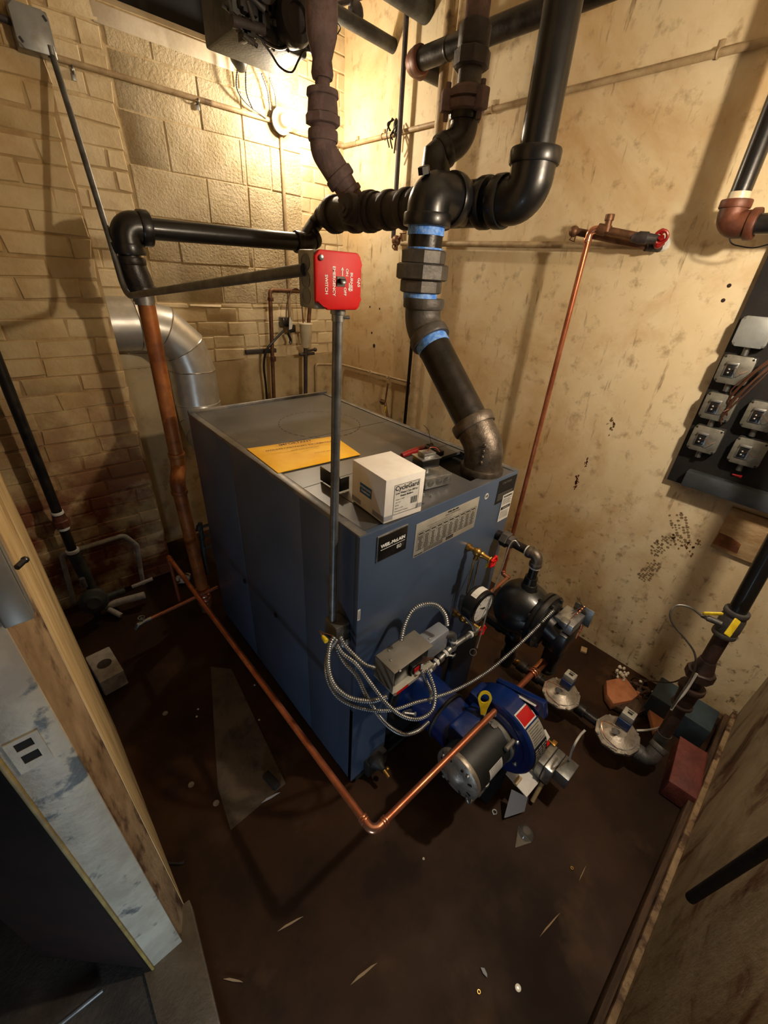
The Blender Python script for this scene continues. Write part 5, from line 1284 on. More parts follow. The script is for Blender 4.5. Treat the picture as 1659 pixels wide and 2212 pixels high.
a = P(855, 275, x=XW - .02); mb.sphere(a, .03, (.5, .5, 1.3), 10, 8); tag(mb.build('tape_bundle', 'wire_black'), 'torn black tape wrapped where the cream conduit crosses the thin vertical pipe', 'tape')
def vpipe(name, u0, v0, u1, v1, xx, r, mat, label, extend=0, cat='pipe'):
    a, b = P(u0, v0, x=xx), P(u1, v1, x=xx); b.y = a.y = (a.y + b.y) / 2
    if extend: a = V((a.x, a.y, HC))
    mb = MB(); mb.cyl(a, b, r, seg=20); return tag(mb.build(name, mat), label, cat), a, b
vpipe('painted_pipe', 985, 0, 880, 960, 1.965, .030, 'paint_pipe', 'dusty cream painted vertical pipe on the right wall behind the risers', 1)
vpipe('painted_pipe', 1008, 0, 966, 300, 1.90, .018, 'paint_pipe', 'thinner cream vertical pipe partly hidden by the flanged riser', 1)
vpipe('thin_dark_pipe', 875, 60, 851, 515, 1.99, .013, 'old_dark', 'thin dark vertical pipe on the right wall near the lit corner', 1)
vpipe('thin_dark_pipe', 886, 745, 874, 950, 1.99, .011, 'black_pipe', 'thin black vertical pipe low on the right wall behind the boiler')
# large black pipe along the wall with rusty end tee
bg = thing('overhead_pipe', 'black pipe running high along the right wall with a rusty brown end fitting', 'pipe', (1.85, 1.8, 2.58))
xb_ = 1.85; e0 = P(893, 135, x=xb_)
mb = MB(); mb.tube(fillet([V((xb_, e0.y - .04, e0.z)), V((xb_, .86, e0.z + .002)), V((xb_, .86, HC))], .08, 8), .040, 28); collar(mb, (xb_, e0.y - .22, e0.z), Y, .040, .012, 1.04); mb.build('long_pipe', 'black_pipe', bg)
mb = MB(); mb.tube(fillet([V((xb_, e0.y - .05, e0.z)), V((xb_, e0.y, e0.z)), V((xb_ + .06, e0.y, e0.z))], .05, 8), .048, 28); collar(mb, (xb_, e0.y - .04, e0.z), Y, .046, .03, 1.12); mb.build('end_elbow', 'rust_brown', bg)
mb = MB(); mb.cyl((xb_ + .04, e0.y, e0.z), (XW + .01, e0.y, e0.z), .040, seg=28); mb.build('wall_stub', 'black_pipe', bg)
# pipes running across under the ceiling into the right wall
pa_ = P(850, 100, x=XW)
mb = MB(); mb.cyl((1.35, pa_.y, pa_.z + .02), (XW + .01, pa_.y, pa_.z), .030, seg=20); tag(mb.build('ceiling_pipe', 'grey_dusty'), 'dusty dark pipe under the ceiling, left of the thick pipe end', 'pipe')
pb_ = P(922, 25, x=XW)
mb = MB(); mb.cyl((1.4, pb_.y, pb_.z + .02), (XW + .01, pb_.y, pb_.z + .01), .055, seg=28); mb.mi = 1; collar(mb, (1.80, pb_.y, pb_.z + .02), X, .056, .02, 1.06); tag(mb.build('ceiling_pipe', ['grey_dusty', 'old_dark']), 'thick dusty pipe end entering the right wall at the top of the view', 'pipe')
mb = MB(); a, b = P(740, 30, y=2.2), P(755, 40, y=2.2); mb.cyl(P(742, -20, y=2.35), P(778, 45, y=2.35), .012); mb.sphere(P(768, 30, y=2.35), .04, (1, 1, 1.2), 12, 8); mb.tube(catmull([P(715, 55, y=2.3), P(722, 45, y=2.3), P(735, 60, y=2.3), P(728, 75, y=2.3)], 6), .003, 6)
mb.cyl(P(712, 15, y=2.35), P(850, -30, y=2.35), .012); tag(mb.build('ceiling_hanger', 'old_dark'), 'tangle of dark hanger rods and wire under the ceiling beside the rusty riser', 'hanger')
# water pipe with cluster of valves
wp = thing('wall_water_pipe', 'grey painted pipe running level along the right wall to a red valve', 'pipe', (1.99, 1.2, 1.9))
wa, wb_ = P(868, 522, x=2.0), P(1402, 537, x=2.0); wz = (wa.z + wb_.z) / 2
mb = MB(); mb.cyl((2.0, wa.y, wz + .004), (2.0, wb_.y, wz - .004), .0135, seg=16); mb.build('tube', 'paint_pipe', wp)
mb = MB(); a = P(856, 520, x=1.99); mb.sphere(a, .028, (1, 1, 1), 12, 8); mb.torus(a + V((-.01, .0, .0)), X, .020, .006, 16, 6); mb.cyl(a, a + V((0, -.04, .02)), .010); mb.cyl(a, a - Z * .05, .012); mb.torus(a + V((-.02, -.01, -.03)), V((1, .4, 0)), .014, .004, 14, 6)
mb.cyl(a + V((0, -.05, .0)), a + V((-.01, -.05, .035)), .006); mb.cyl(a + V((-.01, -.04, .035)), a + V((-.01, -.09, .037)), .004); mb.build('old_valve', 'copper_dull', wp)
vx = 1.955
va_ = thing('copper_manifold', 'tarnished copper manifold of tees and valves with a red handle on the right wall', 'pipe', (vx, .85, 1.9))
R1, R2 = P(1425, 522, x=vx), P(1300, 497, x=1.93)
mb = MB(); l0, l1 = P(1243, 500, x=1.90), P(1395, 532, x=vx + .03); mb.cyl(l0, l1, .0135, seg=16); mb.sphere(P(1240, 500, x=1.90), .020, (1, 1, 1), 14, 10); mb.tube([P(1238, 508, x=1.90), P(1230, 518, x=1.90), P(1240, 522, x=1.90), P(1243, 510, x=1.90)], .003, 6); mb.build('lower_branch', 'copper_dull', va_)
u0_, u1_ = P(1300, 496, x=1.88), P(1372, 510, x=1.91)
mb = MB(); mb.cyl(u0_, u1_, .0135, seg=16); ut = P(1317, 470, x=1.885); um = P(1311, 495, x=1.885); mb.cyl(um, ut, .0125, seg=14); collar(mb, ut, ut - um, .0135, .02, 1.2); collar(mb, u0_, u1_ - u0_, .0145, .03, 1.3); collar(mb, um, ut - um, .013, .02, 1.3); mb.build('upper_branch', 'copper_dull', va_)
mb = MB(); b0_ = P(1365, 512, x=1.908); b1_ = P(1420, 516, x=1.93); mb.tube([b0_, b0_.lerp(b1_, .2), b0_.lerp(b1_, .25), b0_.lerp(b1_, .6), b0_.lerp(b1_, .65), b1_], [.016, .017, .020, .020, .016, .013], 16); c_ = P(1395, 533, x=1.975); mb.cyl(c_, P(1420, 535, x=2.012), .015); mb.cyl(P(1418, 516, x=1.95), P(1422, 537, x=2.012), .014); mb.build('valve_body', 'old_dark', va_)
mb = MB(); rv = P(1428, 512, x=1.935); mb.torus(rv, V((.9, .3, .2)), .020, .0055, 20, 8); mb.sphere(P(1430, 500, x=1.94), .010); mb.sphere(P(1422, 528, x=1.95), .014); mb.cyl(rv, rv + V((.03, 0, -.02)), .010); mb.build('red_handle', 'red_paint', va_)
mb = MB(); mb.lathe(P(1432, 527, x=XW), -X, [(0, .026), (.004, .026), (.012, .02)], 16); mb.build('wall_plate', 'label_white', va_)
cv = thing('copper_drop', 'bright copper pipe dropping from the wall manifold down beside the boiler', 'pipe', (1.92, .94, .1))
d0_ = u0_; dt = P(1275, 500, x=1.87); db = P(1088, 1240, x=1.87)
mb = MB(); mb.cyl(P(1270, 520, x=1.87), V((db.x, (db.y + dt.y) / 2, db.z + .02)), .0112, seg=16); mb.build('tube', 'copper', cv)
mb = MB(); mb.tube(fillet([u0_, dt + V((0, .0, .006)), P(1268, 525, x=1.87)], .026, 8), .0135, 16); collar(mb, P(1269, 520, x=1.87), Z, .0138, .012, 1.15); mb.build('elbow', 'copper_bright', cv)
mb = MB(); e_ = V((db.x, (db.y + dt.y) / 2, db.z)); mb.tube(fillet([e_ + Z * .03, e_, e_ + V((0, -.05, -.005))], .014, 5), .0135, 12); collar(mb, e_ + Z * .02, Z, .0138, .01, 1.2); mb.tube(fillet([e_ + V((0, -.04, -.005)), e_ + V((-.25, -.05, -.02)), e_ + V((-.25, -.05, -e_.z))], .03, 5), .010, 10); mb.build('bottom_elbow', 'copper_bright', cv)
# black pipe and brown elbow at the right edge
rp = thing('edge_riser', 'glossy black pipe with cream joint and rust brown elbow at the upper right edge', 'pipe', (1.88, .44, 1.94))
xr = 1.885; ra, rb_ = P(1605, 425, x=xr), P(1640, 290, x=xr); ry = (ra.y + rb_.y) / 2
mb = MB(); mb.cyl((xr, ry, ra.z), (xr, ry, HC), .028, seg=24); mb.build('pipe', 'black_paint', rp)
mb = MB(); mb.cyl((xr, ry, ra.z - .012), (xr, ry, ra.z + .012), .0295, seg=24); mb.build('sealed_joint', 'cup_plastic', rp)
mb = MB(); eb = P(1602, 485, x=xr).z; elbow(mb, (xr, ry, ra.z - .01), (xr, ry, eb), (xr, ry - .075, eb), .038, R=.035, cl=.022); mb.build('brown_elbow', 'rust_brown', rp)
mb = MB(); mb.cyl((xr, ry - .06, eb), (xr, -.28, eb + .01), .028, seg=24); mb.build('side_pipe', 'black_paint', rp)
mb = MB(); mb.tube(catmull([P(1575, 505, x=xr), P(1580, 525, x=xr), P(1600, 532, x=xr), P(1630, 535, x=xr), P(1670, 525, x=xr)], 8), .0022, 6); mb.build('hanging_wire', 'wire_black', rp)
# zone relay board
zb = thing('relay_board', 'black backboard on the right wall carrying open metal relay boxes', 'electrical panel', (2.0, .1, 1.03))
bz0 = P(1440, 1035, x=2.012).z; byy = P(1440, 1035, x=2.012).y
mb = MB(); mb.box((2.012, -.27, bz0), (XW, byy, 2.02), .002); mb.build('backboard', 'board_black', zb)
mb = MB(); mb.box((1.965, -.27, bz0 + .012), (2.012, byy - .062, bz0 + .075), .003); mb.build('trough', 'trough', zb)
mb = MB(); p = P(1594, 1028, x=1.96); mb.tube([p + Y * .018, p, p - Y * .012], [.003, .004, .007], 10); mb.build('red_wire_nut', 'red_paint', zb)
xs_ = 1.966
def relay(u, v, blank=False, wires=True, lab=''):
    c = P(u, v, x=xs_); h = .049
    t = thing('relay_box', lab, 'electrical box', V((1.99, c.y, c.z - h)), 'metal boxes on the black relay board')
    mb = MB(); mb.box((xs_ + .004, c.y - h + .002, c.z - h + .002), (2.011, c.y + h - .002, c.z + h - .002), .004); mb.build('box_body', 'galv', t)
    mb = MB(); r_ = .012
    mb.prism([(xs_, c.y + a, c.z + b) for a, b in ((-h, -h + r_), (-h, h - r_), (-h + r_, h), (h - r_, h), (h, h - r_), (h, -h + r_), (h - r_, -h), (-h + r_, -h))], (.004, 0, 0), .002); mb.build('cover_plate', 'cover_grey' if blank else 'cover_dirty', t)
    mb = MB()
    for a, b in ((h - .008, h - .008), (-h + .008, -h + .008), (h - .008, -h + .009), (-h + .009, h - .008)): mb.lathe((xs_ - .0002, c.y + a, c.z + b), -X, [(0, .0038), (.001, .003)], 8)
    mb.build('corner_screw', 'ink' if not blank else 'steel', t)
    if not blank:
        mb = MB(); y_, z_ = c.y + .012, c.z
        mb.box((xs_ - .004, y_ - .019, z_ - .026), (xs_, y_ + .019, z_ + .026), .002); mb.box((xs_ - .012, y_ - .017, z_ + .018), (xs_ - .003, y_ + .017, z_ + .024), .001); mb.build('relay_frame', 'steel', t)
        mb = MB(); mb.box((xs_ - .008, y_ - .013, z_ - .022), (xs_ - .003, y_ + .013, z_ + .016), .001); mb.build('relay_core', 'knobs_black', t)
        mb = MB()
        for a in (-.010, .002): mb.sphere((xs_ - .010, y_ + .002, z_ + a), .004, (1, 1, 1), 8, 6)
        mb.build('terminal_screw', 'steel', t)
        mb = MB(); p = V((xs_ - .010, y_, z_ - .005)); mb.tube(catmull([p, p + V((-.012, -.018, .014)), p + V((-.014, -.036, .0)), p + V((-.004, -.05, .012))], 6), .0011, 6); mb.build('lead_wire', 'copper_dull', t)
    mb = MB(); mb.cyl((1.99, c.y, c.z - h - .028), (1.99, c.y, c.z - h + .004), .010); mb.build('nipple', 'galv', t)
    return c
B_ = [relay(1628, 718, True, lab='blank covered grey box at the top of the relay board'), relay(1586, 800, lab='open relay box directly under the blank covered box'), relay(1550, 880, lab='open relay box in the middle of the left column of the board'), relay(1522, 950, lab='open relay box at the bottom of the left column of the board'),
      relay(1644, 900, lab='open relay box right of the middle one, cut by the picture edge'), relay(1614, 978, lab='open relay box at the bottom of the right column above the trough')]
rd = random.Random(3)
for k in range(7):
    a = P(1670, 770 + k * 4, x=1.945); b = P(1585 - k * 3 + rd.uniform(-6, 6), 840 + k * 10, x=1.955)
    mb = MB(); mb.tube(catmull([a, a.lerp(b, .5) + V((-.01, 0, .01 * (k % 3))), b, b + V((.01, -.005, -.03))], 6), .0022, 6)
    tag(mb.build('bundle_wire', 'wire_brown'), 'brown wire fanning down from the right edge across the relay board', 'wire', 'brown wires across the relay board')
# scrap plywood under the board
mb = MB(); s_ = [P(1585, 1100, x=2.02), P(1530, 1180, x=2.02)]
y1_, z0_, z1_ = P(1556, 1140, x=2.02).y, P(1530, 1180, x=2.02).z, bz0 - .03
mb.box((2.022, -.15, z0_), (XW, y1_, z1_), .002); mb.mi = 1; mb.prism([(2.0215, y1_ - .004, z0_ + .02), (2.0215, y1_ - .09, z0_ + .015), (2.0215, y1_ - .085, z0_ + .06), (2.0215, y1_ - .05, z0_ + .072), (2.0215, y1_ - .004, z0_ + .075)], (.001, 0, 0))
tag(mb.build('plywood_scrap', ['scrap_ply', 'scrap_torn']), 'torn piece of plywood on the right wall under the relay board', 'plywood')
# muddy shoe prints on the wall
def shoeprint(u, v, ang, lab, sc_=1.0, n=1):
    c = P(u, v, x=XW); mb = MB(); rd = random.Random(int(u))
    for i in range(-6, 7):
        for j in range(-3, 4):
            w = .036 * (1 - abs(i / 7.5) ** 3)
            a, b = i * .0105, j * .0125
            if abs(b) > w or rd.random() < .25: continue
            a += rd.uniform(-.002, .002); b += rd.uniform(-.002, .002)
            ca, sa = math.cos(ang), math.sin(ang); s2 = .0060 * rd.uniform(.6, 1.1)
            pts = []
            for k in range(5):
                t_ = 2 * PI * k / 5 + rd.uniform(-.3, .3); aa, bb = a + math.cos(t_) * s2, b + math.sin(t_) * s2 * 1.2
                pts.append(V((XW - .0006, c.y + (bb * ca - aa * sa) * sc_, c.z + (bb * sa + aa * ca) * sc_)))
            mb.face([mb.bm.verts.new(p) for p in pts])
    bmesh.ops.recalc_face_normals(mb.bm, faces=mb.bm.faces)
    tag(mb.build('shoe_print', 'print_dirt'), lab, 'shoe print', 'muddy shoe prints on the right wall')
shoeprint(1428, 1178, .3, 'muddy shoe print on the right wall, middle of three below the relay board', .95); shoeprint(1402, 1233, .2, 'muddy shoe print on the right wall, lowest of three', .95); shoeprint(1468, 1140, -.5, 'muddy shoe print on the right wall, uppermost of three', 1.1)
def holes(pixs, lab, axis='x'):
    for i, (u, v, r) in enumerate(pixs):
        mb = MB(); c = P(u, v, x=XW - .0005); mb.lathe(c, -X, [(0, r), (.0006, r * .8)], 10); tag(mb.build('wall_hole', 'hole_dark'), lab, 'hole', lab)
holes(((1575, 617, .007), (1562, 649, .007)), 'dark plug hole in the right wall above the relay board')
holes(((808, 747, .014), (803, 719, .008), (799, 663, .007), (820, 667, .007)), 'old anchor hole in the wall beside the lit corner')

# low pipes at the back corner, seen over the boiler
cp = thing('condensate_tube', 'thin grey painted pipe looping low around the back corner', 'pipe', (1.9, 2.6, .95))
a = P(682, 787, y=2.72); b = V((XW - .02, 2.72, P(742, 787, y=2.72).z)); c = P(900, 830, x=2.02)
mb = MB(); mb.tube(fillet([V((a.x, 2.72, 0)), V((a.x, 2.72, a.z)), b, V((2.02, 2.68, b.z)), V((2.02, c.y, c.z))], .02, 5), .008, 10)
for q in ((800, 805), (840, 817)): p = P(*q, x=2.015); mb.torus(p, X, .014, .004, 14, 6); mb.cyl(p, p + V((-.02, 0, .01)), .005)
mb.build('tube', 'paint_pipe', cp)
bv = thing('yellow_handled_valve', 'small brass valve with yellow tag on the right wall behind the boiler', 'valve', P(830, 880, x=2.0))
p = P(826, 868, x=2.0)
mb = MB(); mb.torus(p, V((1, .2, 0)), .018, .004, 16, 6); mb.cyl(p + V((.0, -.03, 0)), p + V((0, .02, 0)), .011); mb.cyl(p - V((0, .03, 0)), P(838, 905, x=2.0), .009); mb.cyl(p - V((0, .03, 0)), P(838, 828, x=2.01), .006); mb.build('body', 'copper_dull', bv)
mb = MB(); q = P(832, 885, x=1.99); mb.obox(q, (0, .006, .0), (.002, 0, 0), (0, -.004, .025), .001); mb.build('yellow_tag', 'yellow', bv)
bk = thing('back_wall_pipes', 'brown copper pipe bridge on the back wall with level top behind the red switch', 'pipe', (1.5, 2.68, .9))
yk = 2.67; k0, k1 = P(583, 627, y=yk), P(655, 631, y=yk)
mb = MB(); mb.tube(fillet([P(592, 870, y=yk), V((k0.x + .0, yk, k0.z)), V((k1.x + .06, yk, k0.z)), P(665, 720, y=yk)], .02, 5), .013, 12); mb.build('pipe_bridge', 'copper_dull', bk)
mb = MB(); collar(mb, V((k0.x, yk, k0.z - .05)), Z, .0145, .02, 1.3); collar(mb, P(590, 775, y=yk), Z, .0145, .03, 1.3); mb.build('coupling', 'rust_brown', bk)
cu = thing('plastic_cup', 'cream plastic cup-shaped strainer on a dark pipe at the back wall', 'strainer', P(660, 750, y=2.66))
c0_, c1_ = P(660, 698, y=2.65), P(660, 750, y=2.65)
mb = MB(); mb.lathe(c0_, -Z, [(0, .044), (.006, .046), (.010, .042), (c0_.z - c1_.z - .06, .040), (c0_.z - c1_.z - .055, .036), (c0_.z - c1_.z, .034), (c0_.z - c1_.z + .01, .018)], 24); mb.build('cup', 'cup_plastic', cu)
mb = MB(); mb.cyl(c1_, V((P(652, 880, y=2.65).x, 2.65, 0)), .014); collar(mb, P(655, 765, y=2.65), X, .012, .05, 1); p = P(655, 765, y=2.65); mb.cyl(p - X * .03, p + X * .09, .010); mb.cyl(p + X * .03 + Z * .02, p + X * .1 + Z * .025, .008); mb.sphere(p + X * .1 + Z * .025, .014); mb.build('lower_pipe', 'old_dark', cu)
rc = thing('receptacle', 'black plug and socket with a white tag hanging at the back wall', 'electrical outlet', P(620, 700, y=2.7))
c = P(618, 698, y=2.70)
mb = MB(); mb.box((c.x - .03, 2.68, c.z - .02), (c.x + .035, YB - .005, c.z + .035), .005); mb.box((c.x + .0, 2.65, c.z - .055), (c.x + .045, 2.70, c.z - .005), .006); mb.build('socket_block', 'knobs_black', rc)
mb = MB(); mb.face([mb.bm.verts.new(V((c.x + a, 2.645, c.z + b))) for a, b in ((-.012, -.035), (-.005, .035), (.004, .045), (.018, .0), (.01, -.03))]); mb.build('white_tag', 'label_white', rc)
mb = MB(); mb.tube(catmull([P(612, 715, y=2.66), P(590, 738, y=2.66), P(575, 758, y=2.67), P(570, 790, y=2.68), P(574, 830, y=2.68), P(578, 880, y=2.68)], 8), .008, 8); mb.tube(catmull([P(622, 720, y=2.66), P(628, 735, y=2.66), P(626, 742, y=2.66)], 5), .009, 8); mb.build('black_cord', 'wire_black', rc)
mb = MB(); mb.tube(catmull([P(618, 692, y=2.66), P(620, 655, y=2.66), P(630, 628, y=2.66), P(642, 624, y=2.66), P(650, 640, y=2.66), P(655, 700, y=2.66)], 8), .004, 8); mb.build('thin_cord', 'wire_brown', rc)
mb = MB(); a, b = P(532, 762, y=2.70), P(598, 766, y=2.70); mb.box((a.x, 2.70, a.z - .012), (b.x, 2.725, a.z + .014), .002); tag(mb.build('pipe_bracket', 'old_dark'), 'dark metal bracket bar on the back wall left of the copper bridge', 'bracket')
# lamp and its conduits on the back wall
LB = P(600, 265, y=YB); lx, lz = LB.x, LB.z
lp = thing('lamp_holder', 'lit bare bulb in a white porcelain holder on the back wall', 'lamp', (lx, YB, lz))
mb = MB(); hexn(mb, (lx, YB + .005, lz), (lx, YB - .04, lz), .052, 8, 1); mb.build('octagon_box', 'galv', lp)
mb = MB(); mb.lathe((lx, YB - .04, lz), -Y, [(0, .058), (.006, .058), (.012, .050), (.022, .030), (.045, .026), (.046, .02)], 28); mb.build('porcelain_base', 'porcelain', lp)
m = mk('bulb_glow', (255, 214, 150), emit=60); m.node_tree.nodes['Principled BSDF'].inputs['Base Color'].default_value = (1, .9, .7, 1)
mb = MB(); mb.lathe((lx, YB - .085, lz), -Y, [(0, .014), (.015, .018), (.035, .029), (.055, .032), (.075, .025), (.086, .008)], 24); mb.build('bulb', 'bulb_glow', lp)
wcx = thing('back_wall_conduit', 'cream painted conduit running along the back wall to the lit lamp', 'conduit', (1.0, YB, 2.42))
mb = MB(); mb.cyl((.30, YB - .014, P(118, 127, y=YB).z), (lx - .03, YB - .014, lz - .002), .011, seg=12); mb.build('tube', 'paint_pipe', wcx)
mb = MB()
for u, v in ((157, 150), (427, 218)): p = P(u, v, y=YB - .014); mb.torus(p, X, .0125, .003, 14, 6); mb.obox(p + V((0, .008, -.022)), X * .008, Y * .003, Z * .012, .001)
mb.build('strap', 'galv', wcx)
mb = MB(); p = P(608, 640, y=YB - .012); mb.cyl((lx + .01, YB - .012, lz), (lx + .01, YB - .012, p.z - .3), .010, seg=12); tag(mb.build('lamp_drop_conduit', 'paint_pipe'), 'cream vertical conduit dropping from the lit lamp down the back wall', 'conduit')
for k, pts in enumerate((((513, 150), (512, 190), (532, 222), (575, 255)), ((531, 150), (533, 200), (548, 238)), ((565, 158), (578, 195), (584, 238)), ((582, 168), (594, 200), (598, 240)))):
    p = resample(catmull([P(u, v, y=YB - .03 - .01 * (3 - i)) for i, (u, v) in enumerate(pts)], 10), .003)
    mb = MB(); mb.tube(p, [.0055 * (1 if i % 3 else .8) for i in range(len(p))], 8)
    tag(mb.build('lamp_cable', 'galv', sharp=70), ('armored cable leaving the left edge of the black-tipped fitting to the lamp', 'shorter armored cable under the black-tipped fitting', 'left one of two armored cables dropping straight to the lamp', 'right one of two armored cables dropping straight to the lamp')[k], 'cable')
# fitting with black tip
ff = thing('pipe_fitting', 'pale conical fitting with a black taped tip hanging above the lamp cables', 'fitting', P(515, 150, y=2.6))
mb = MB(); a, b = P(505, 60, y=2.55), P(520, 140, y=2.62); mb.tube([P(498, 30, y=2.45), a, a.lerp(b, .3), a.lerp(b, .7)], [.035, .05, .055, .045], 16); mb.build('cone', 'grey_dusty', ff)
mb = MB(); mb.tube([a.lerp(b, .65), a.lerp(b, .85), b.lerp(a, -.15)], [.048, .044, .022], 16); mb.build('taped_tip', 'wire_black', ff)
mb = MB(); mb.tube(fillet([P(530, 60, y=2.5), P(540, 100, y=2.5), P(550, 103, y=2.5)], .03), .022, 12); mb.build('curved_stub', 'old_dark', ff)

# overhead machine
om = thing('overhead_heater', 'dark cluttered motor unit hanging under the ceiling above the lamp', 'heater unit', P(590, 60, y=2.15))
oa, ob = P(490, 95, y=2.15), P(668, 60, y=2.15); zt = 2.92
mb = MB(); mb.box((oa.x + .02, 2.12, P(560, 92, y=2.15).z), (ob.x - .03, 2.40, zt), .012); mb.build('case', 'grey_dusty', om)
mb = MB(); c = P(640, 40, y=2.05); mb.lathe(c + V((0, .06, 0)), -Y, [(0, .075), (.05, .08), (.07, .07), (.075, .045), (.06, .04), (.055, .01)], 28); mb.lathe(c + V((-.13, .05, .05)), -Y, [(0, .045), (.05, .05), (.06, .03)], 20); mb.build('fan_motor', 'iron_black', om)
mb = MB(); p = P(585, 48, y=2.115); mb.box((p.x - .03, 2.105, p.z - .006), (p.x + .03, 2.12, p.z + .008), .001); p = P(598, 20, y=2.115); mb.box((p.x - .008, 2.105, p.z - .05), (p.x + .008, 2.12, p.z + .03), .001); mb.build('bracket_plate', 'grey_box', om)
mb = MB()
for q in ((540, 85), (578, 92), (610, 95), (645, 88)): p = P(*q, y=2.12); mb.sphere(p, .02, (1.3, 1, .8), 10, 8); mb.cyl(p, p + V((.03, 0, -.012)), .007)
mb.cyl(P(500, 45, y=2.1), P(570, 65, y=2.1), .018); mb.build('pipe_fitting_row', 'old_dark', om)
mb = MB(); mb.tube(catmull([P(560, 80, y=2.1), P(585, 115, y=2.1), P(605, 145, y=2.1), P(630, 156, y=2.1), P(645, 130, y=2.1), P(658, 110, y=2.1), P(680, 112, y=2.1)], 8), .004, 6); mb.tube(catmull([P(480, 10, y=2.1), P(515, 40, y=2.1), P(560, 82, y=2.1), P(600, 104, y=2.1), P(625, 98, y=2.1)], 8), .006, 6); mb.build('hanging_wire', 'wire_black', om)
mb = MB(); rd = random.Random(21)
for k in range(12):
    c = P(rd.uniform(500, 655), rd.uniform(8, 78), y=2.11); q = (rd.uniform(.01, .03), .02, rd.uniform(.008, .035)); mb.box(c - V(q), c + V(q), .003)
mb.build('valve_block', 'iron_black', om)
mb = MB()
for k in range(7):
    c = P(500 + k * 24, rd.uniform(20, 80), y=2.08); mb.cyl(c, c + V((rd.uniform(-.06, .06), .01, rd.uniform(-.05, .05))), rd.uniform(.006, .012), seg=10)
mb.build('small_pipe', 'dark_iron', om)
mb = MB(); mb.cyl(P(655, 90, y=2.3), P(695, 118, y=2.3), .022); tag(mb.build('short_black_pipe', 'black_pipe'), 'short black pipe stub between the overhead unit and the rusty riser', 'pipe')

# ------------------------------------------------------------------ left side
lg = thing('left_gas_pipe', 'black vertical pipe with white sealed union at the left brick wall', 'pipe', (0, 2.3, .3))
yl = 2.26; pA, pB = P(6, 830, y=yl), P(165, 1195, y=yl); lx_ = (pA.x + pB.x) / 2
mb = MB(); mb.cyl((lx_, yl, P(152, 1190, y=yl).z), (lx_, yl, 2.2), .021, seg=20); mb.build('pipe', 'black_pipe', lg)
zu_ = P(125, 1125, y=yl).z
mb = MB(); hexn(mb, (lx_, yl, zu_ - .035), (lx_, yl, zu_ + .005), .036, 8); mb.lathe((lx_, yl, zu_), Z, [(0, .03), (.03, .026)], 16); mb.build('union', 'rust_brown', lg)
mb = MB()
for dz_ in (.042, -.045): collar(mb, (lx_, yl, zu_ + dz_), Z, .022, .014, 1.15)
collar(mb, (lx_, yl, P(155, 1190, y=yl).z), Z, .024, .018, 1.2); mb.build('white_sealed_ring', 'label_white', lg)
rg = thing('old_regulator', 'dusty grey pressure regulator with round cover standing on the floor at the left wall', 'regulator', (lx_ + .03, yl, 0))
rz_ = P(200, 1300, y=2.2)
mb = MB(); mb.tube([V((lx_, yl, P(160, 1200, y=yl).z + .01)), V((lx_ + .01, yl - .01, P(175, 1240, y=yl).z)), V((lx_ + .02, yl - .03, rz_.z + .06))], [.028, .030, .022], 14); mb.lathe(rz_ + V((.01, .02, 0)), V((-.1, -1, .35)), [(0, .05), (.02, .065), (.035, .068), (.05, .06), (.06, .035), (.08, .03)], 24); mb.cyl(rz_ + V((-.03, 0, -.0)), rz_ + V((.15, .05, -.04)), .02); mb.cyl(rz_, V((rz_.x, rz_.y + .02, 0)), .018); mb.build('body', 'galv_dusty' if 'galv_dusty' in MATS else 'grey_dusty', rg)
mb = MB(); p = P(180, 1258, y=2.16); mb.cyl(p - Z * .03, p + Z * .025, .012); mb.build('adjuster_cap', 'steel', rg)
mb = MB(); yq = YP - .02; mb.tube(fillet([P(160, 1300, y=yq), P(132, 1198, y=yq), P(268, 1156, y=yq), P(296, 1178, y=yq), P(305, 1240, y=yq), P(310, 1262, y=yq)], .03, 6), .013, 10); tag(mb.build('looped_wall_pipe', 'old_stone'), 'dusty pipe looping over the lower left brick wall', 'pipe')
mb = MB(); mb.cyl(P(215, 1312, z=.06), P(312, 1285, z=.08), .020); mb.cyl(P(235, 1316, z=.05), P(262, 1330, z=.02), .014); mb.cyl(P(285, 1268, z=.13), P(330, 1250, z=.14), .010); tag(mb.build('floor_pipe', 'old_stone'), 'short dusty pipe lying along the foot of the left brick wall', 'pipe')
nb = thing('concrete_block', 'pale old concrete block with an oval hollow on the floor beside the plywood partition', 'block', P(230, 1450, z=0))
mb = MB(); c = P(228, 1440, z=.07); c.z = 0; dy_ = V((-.10, 1, 0)).normalized(); dx_ = V((1, .10, 0)).normalized(); mb.obox(c + Z * .045 + dx_ * .0, dx_ * .05, dy_ * .10, Z * .045, .006)
for v in mb.bm.verts: v.co += V((random.uniform(-.002, .002), random.uniform(-.002, .002), random.uniform(-.002, .002)))
mb.build('body', 'old_stone', nb)
mb = MB(); o_ = c + Z * .0908
mb.face([mb.bm.verts.new(o_ + dx_ * math.cos(2 * PI * k / 20) * .030 + dy_ * math.sin(2 * PI * k / 20) * .028) for k in range(20)]); mb.build('hollow', 'out_floor', nb)
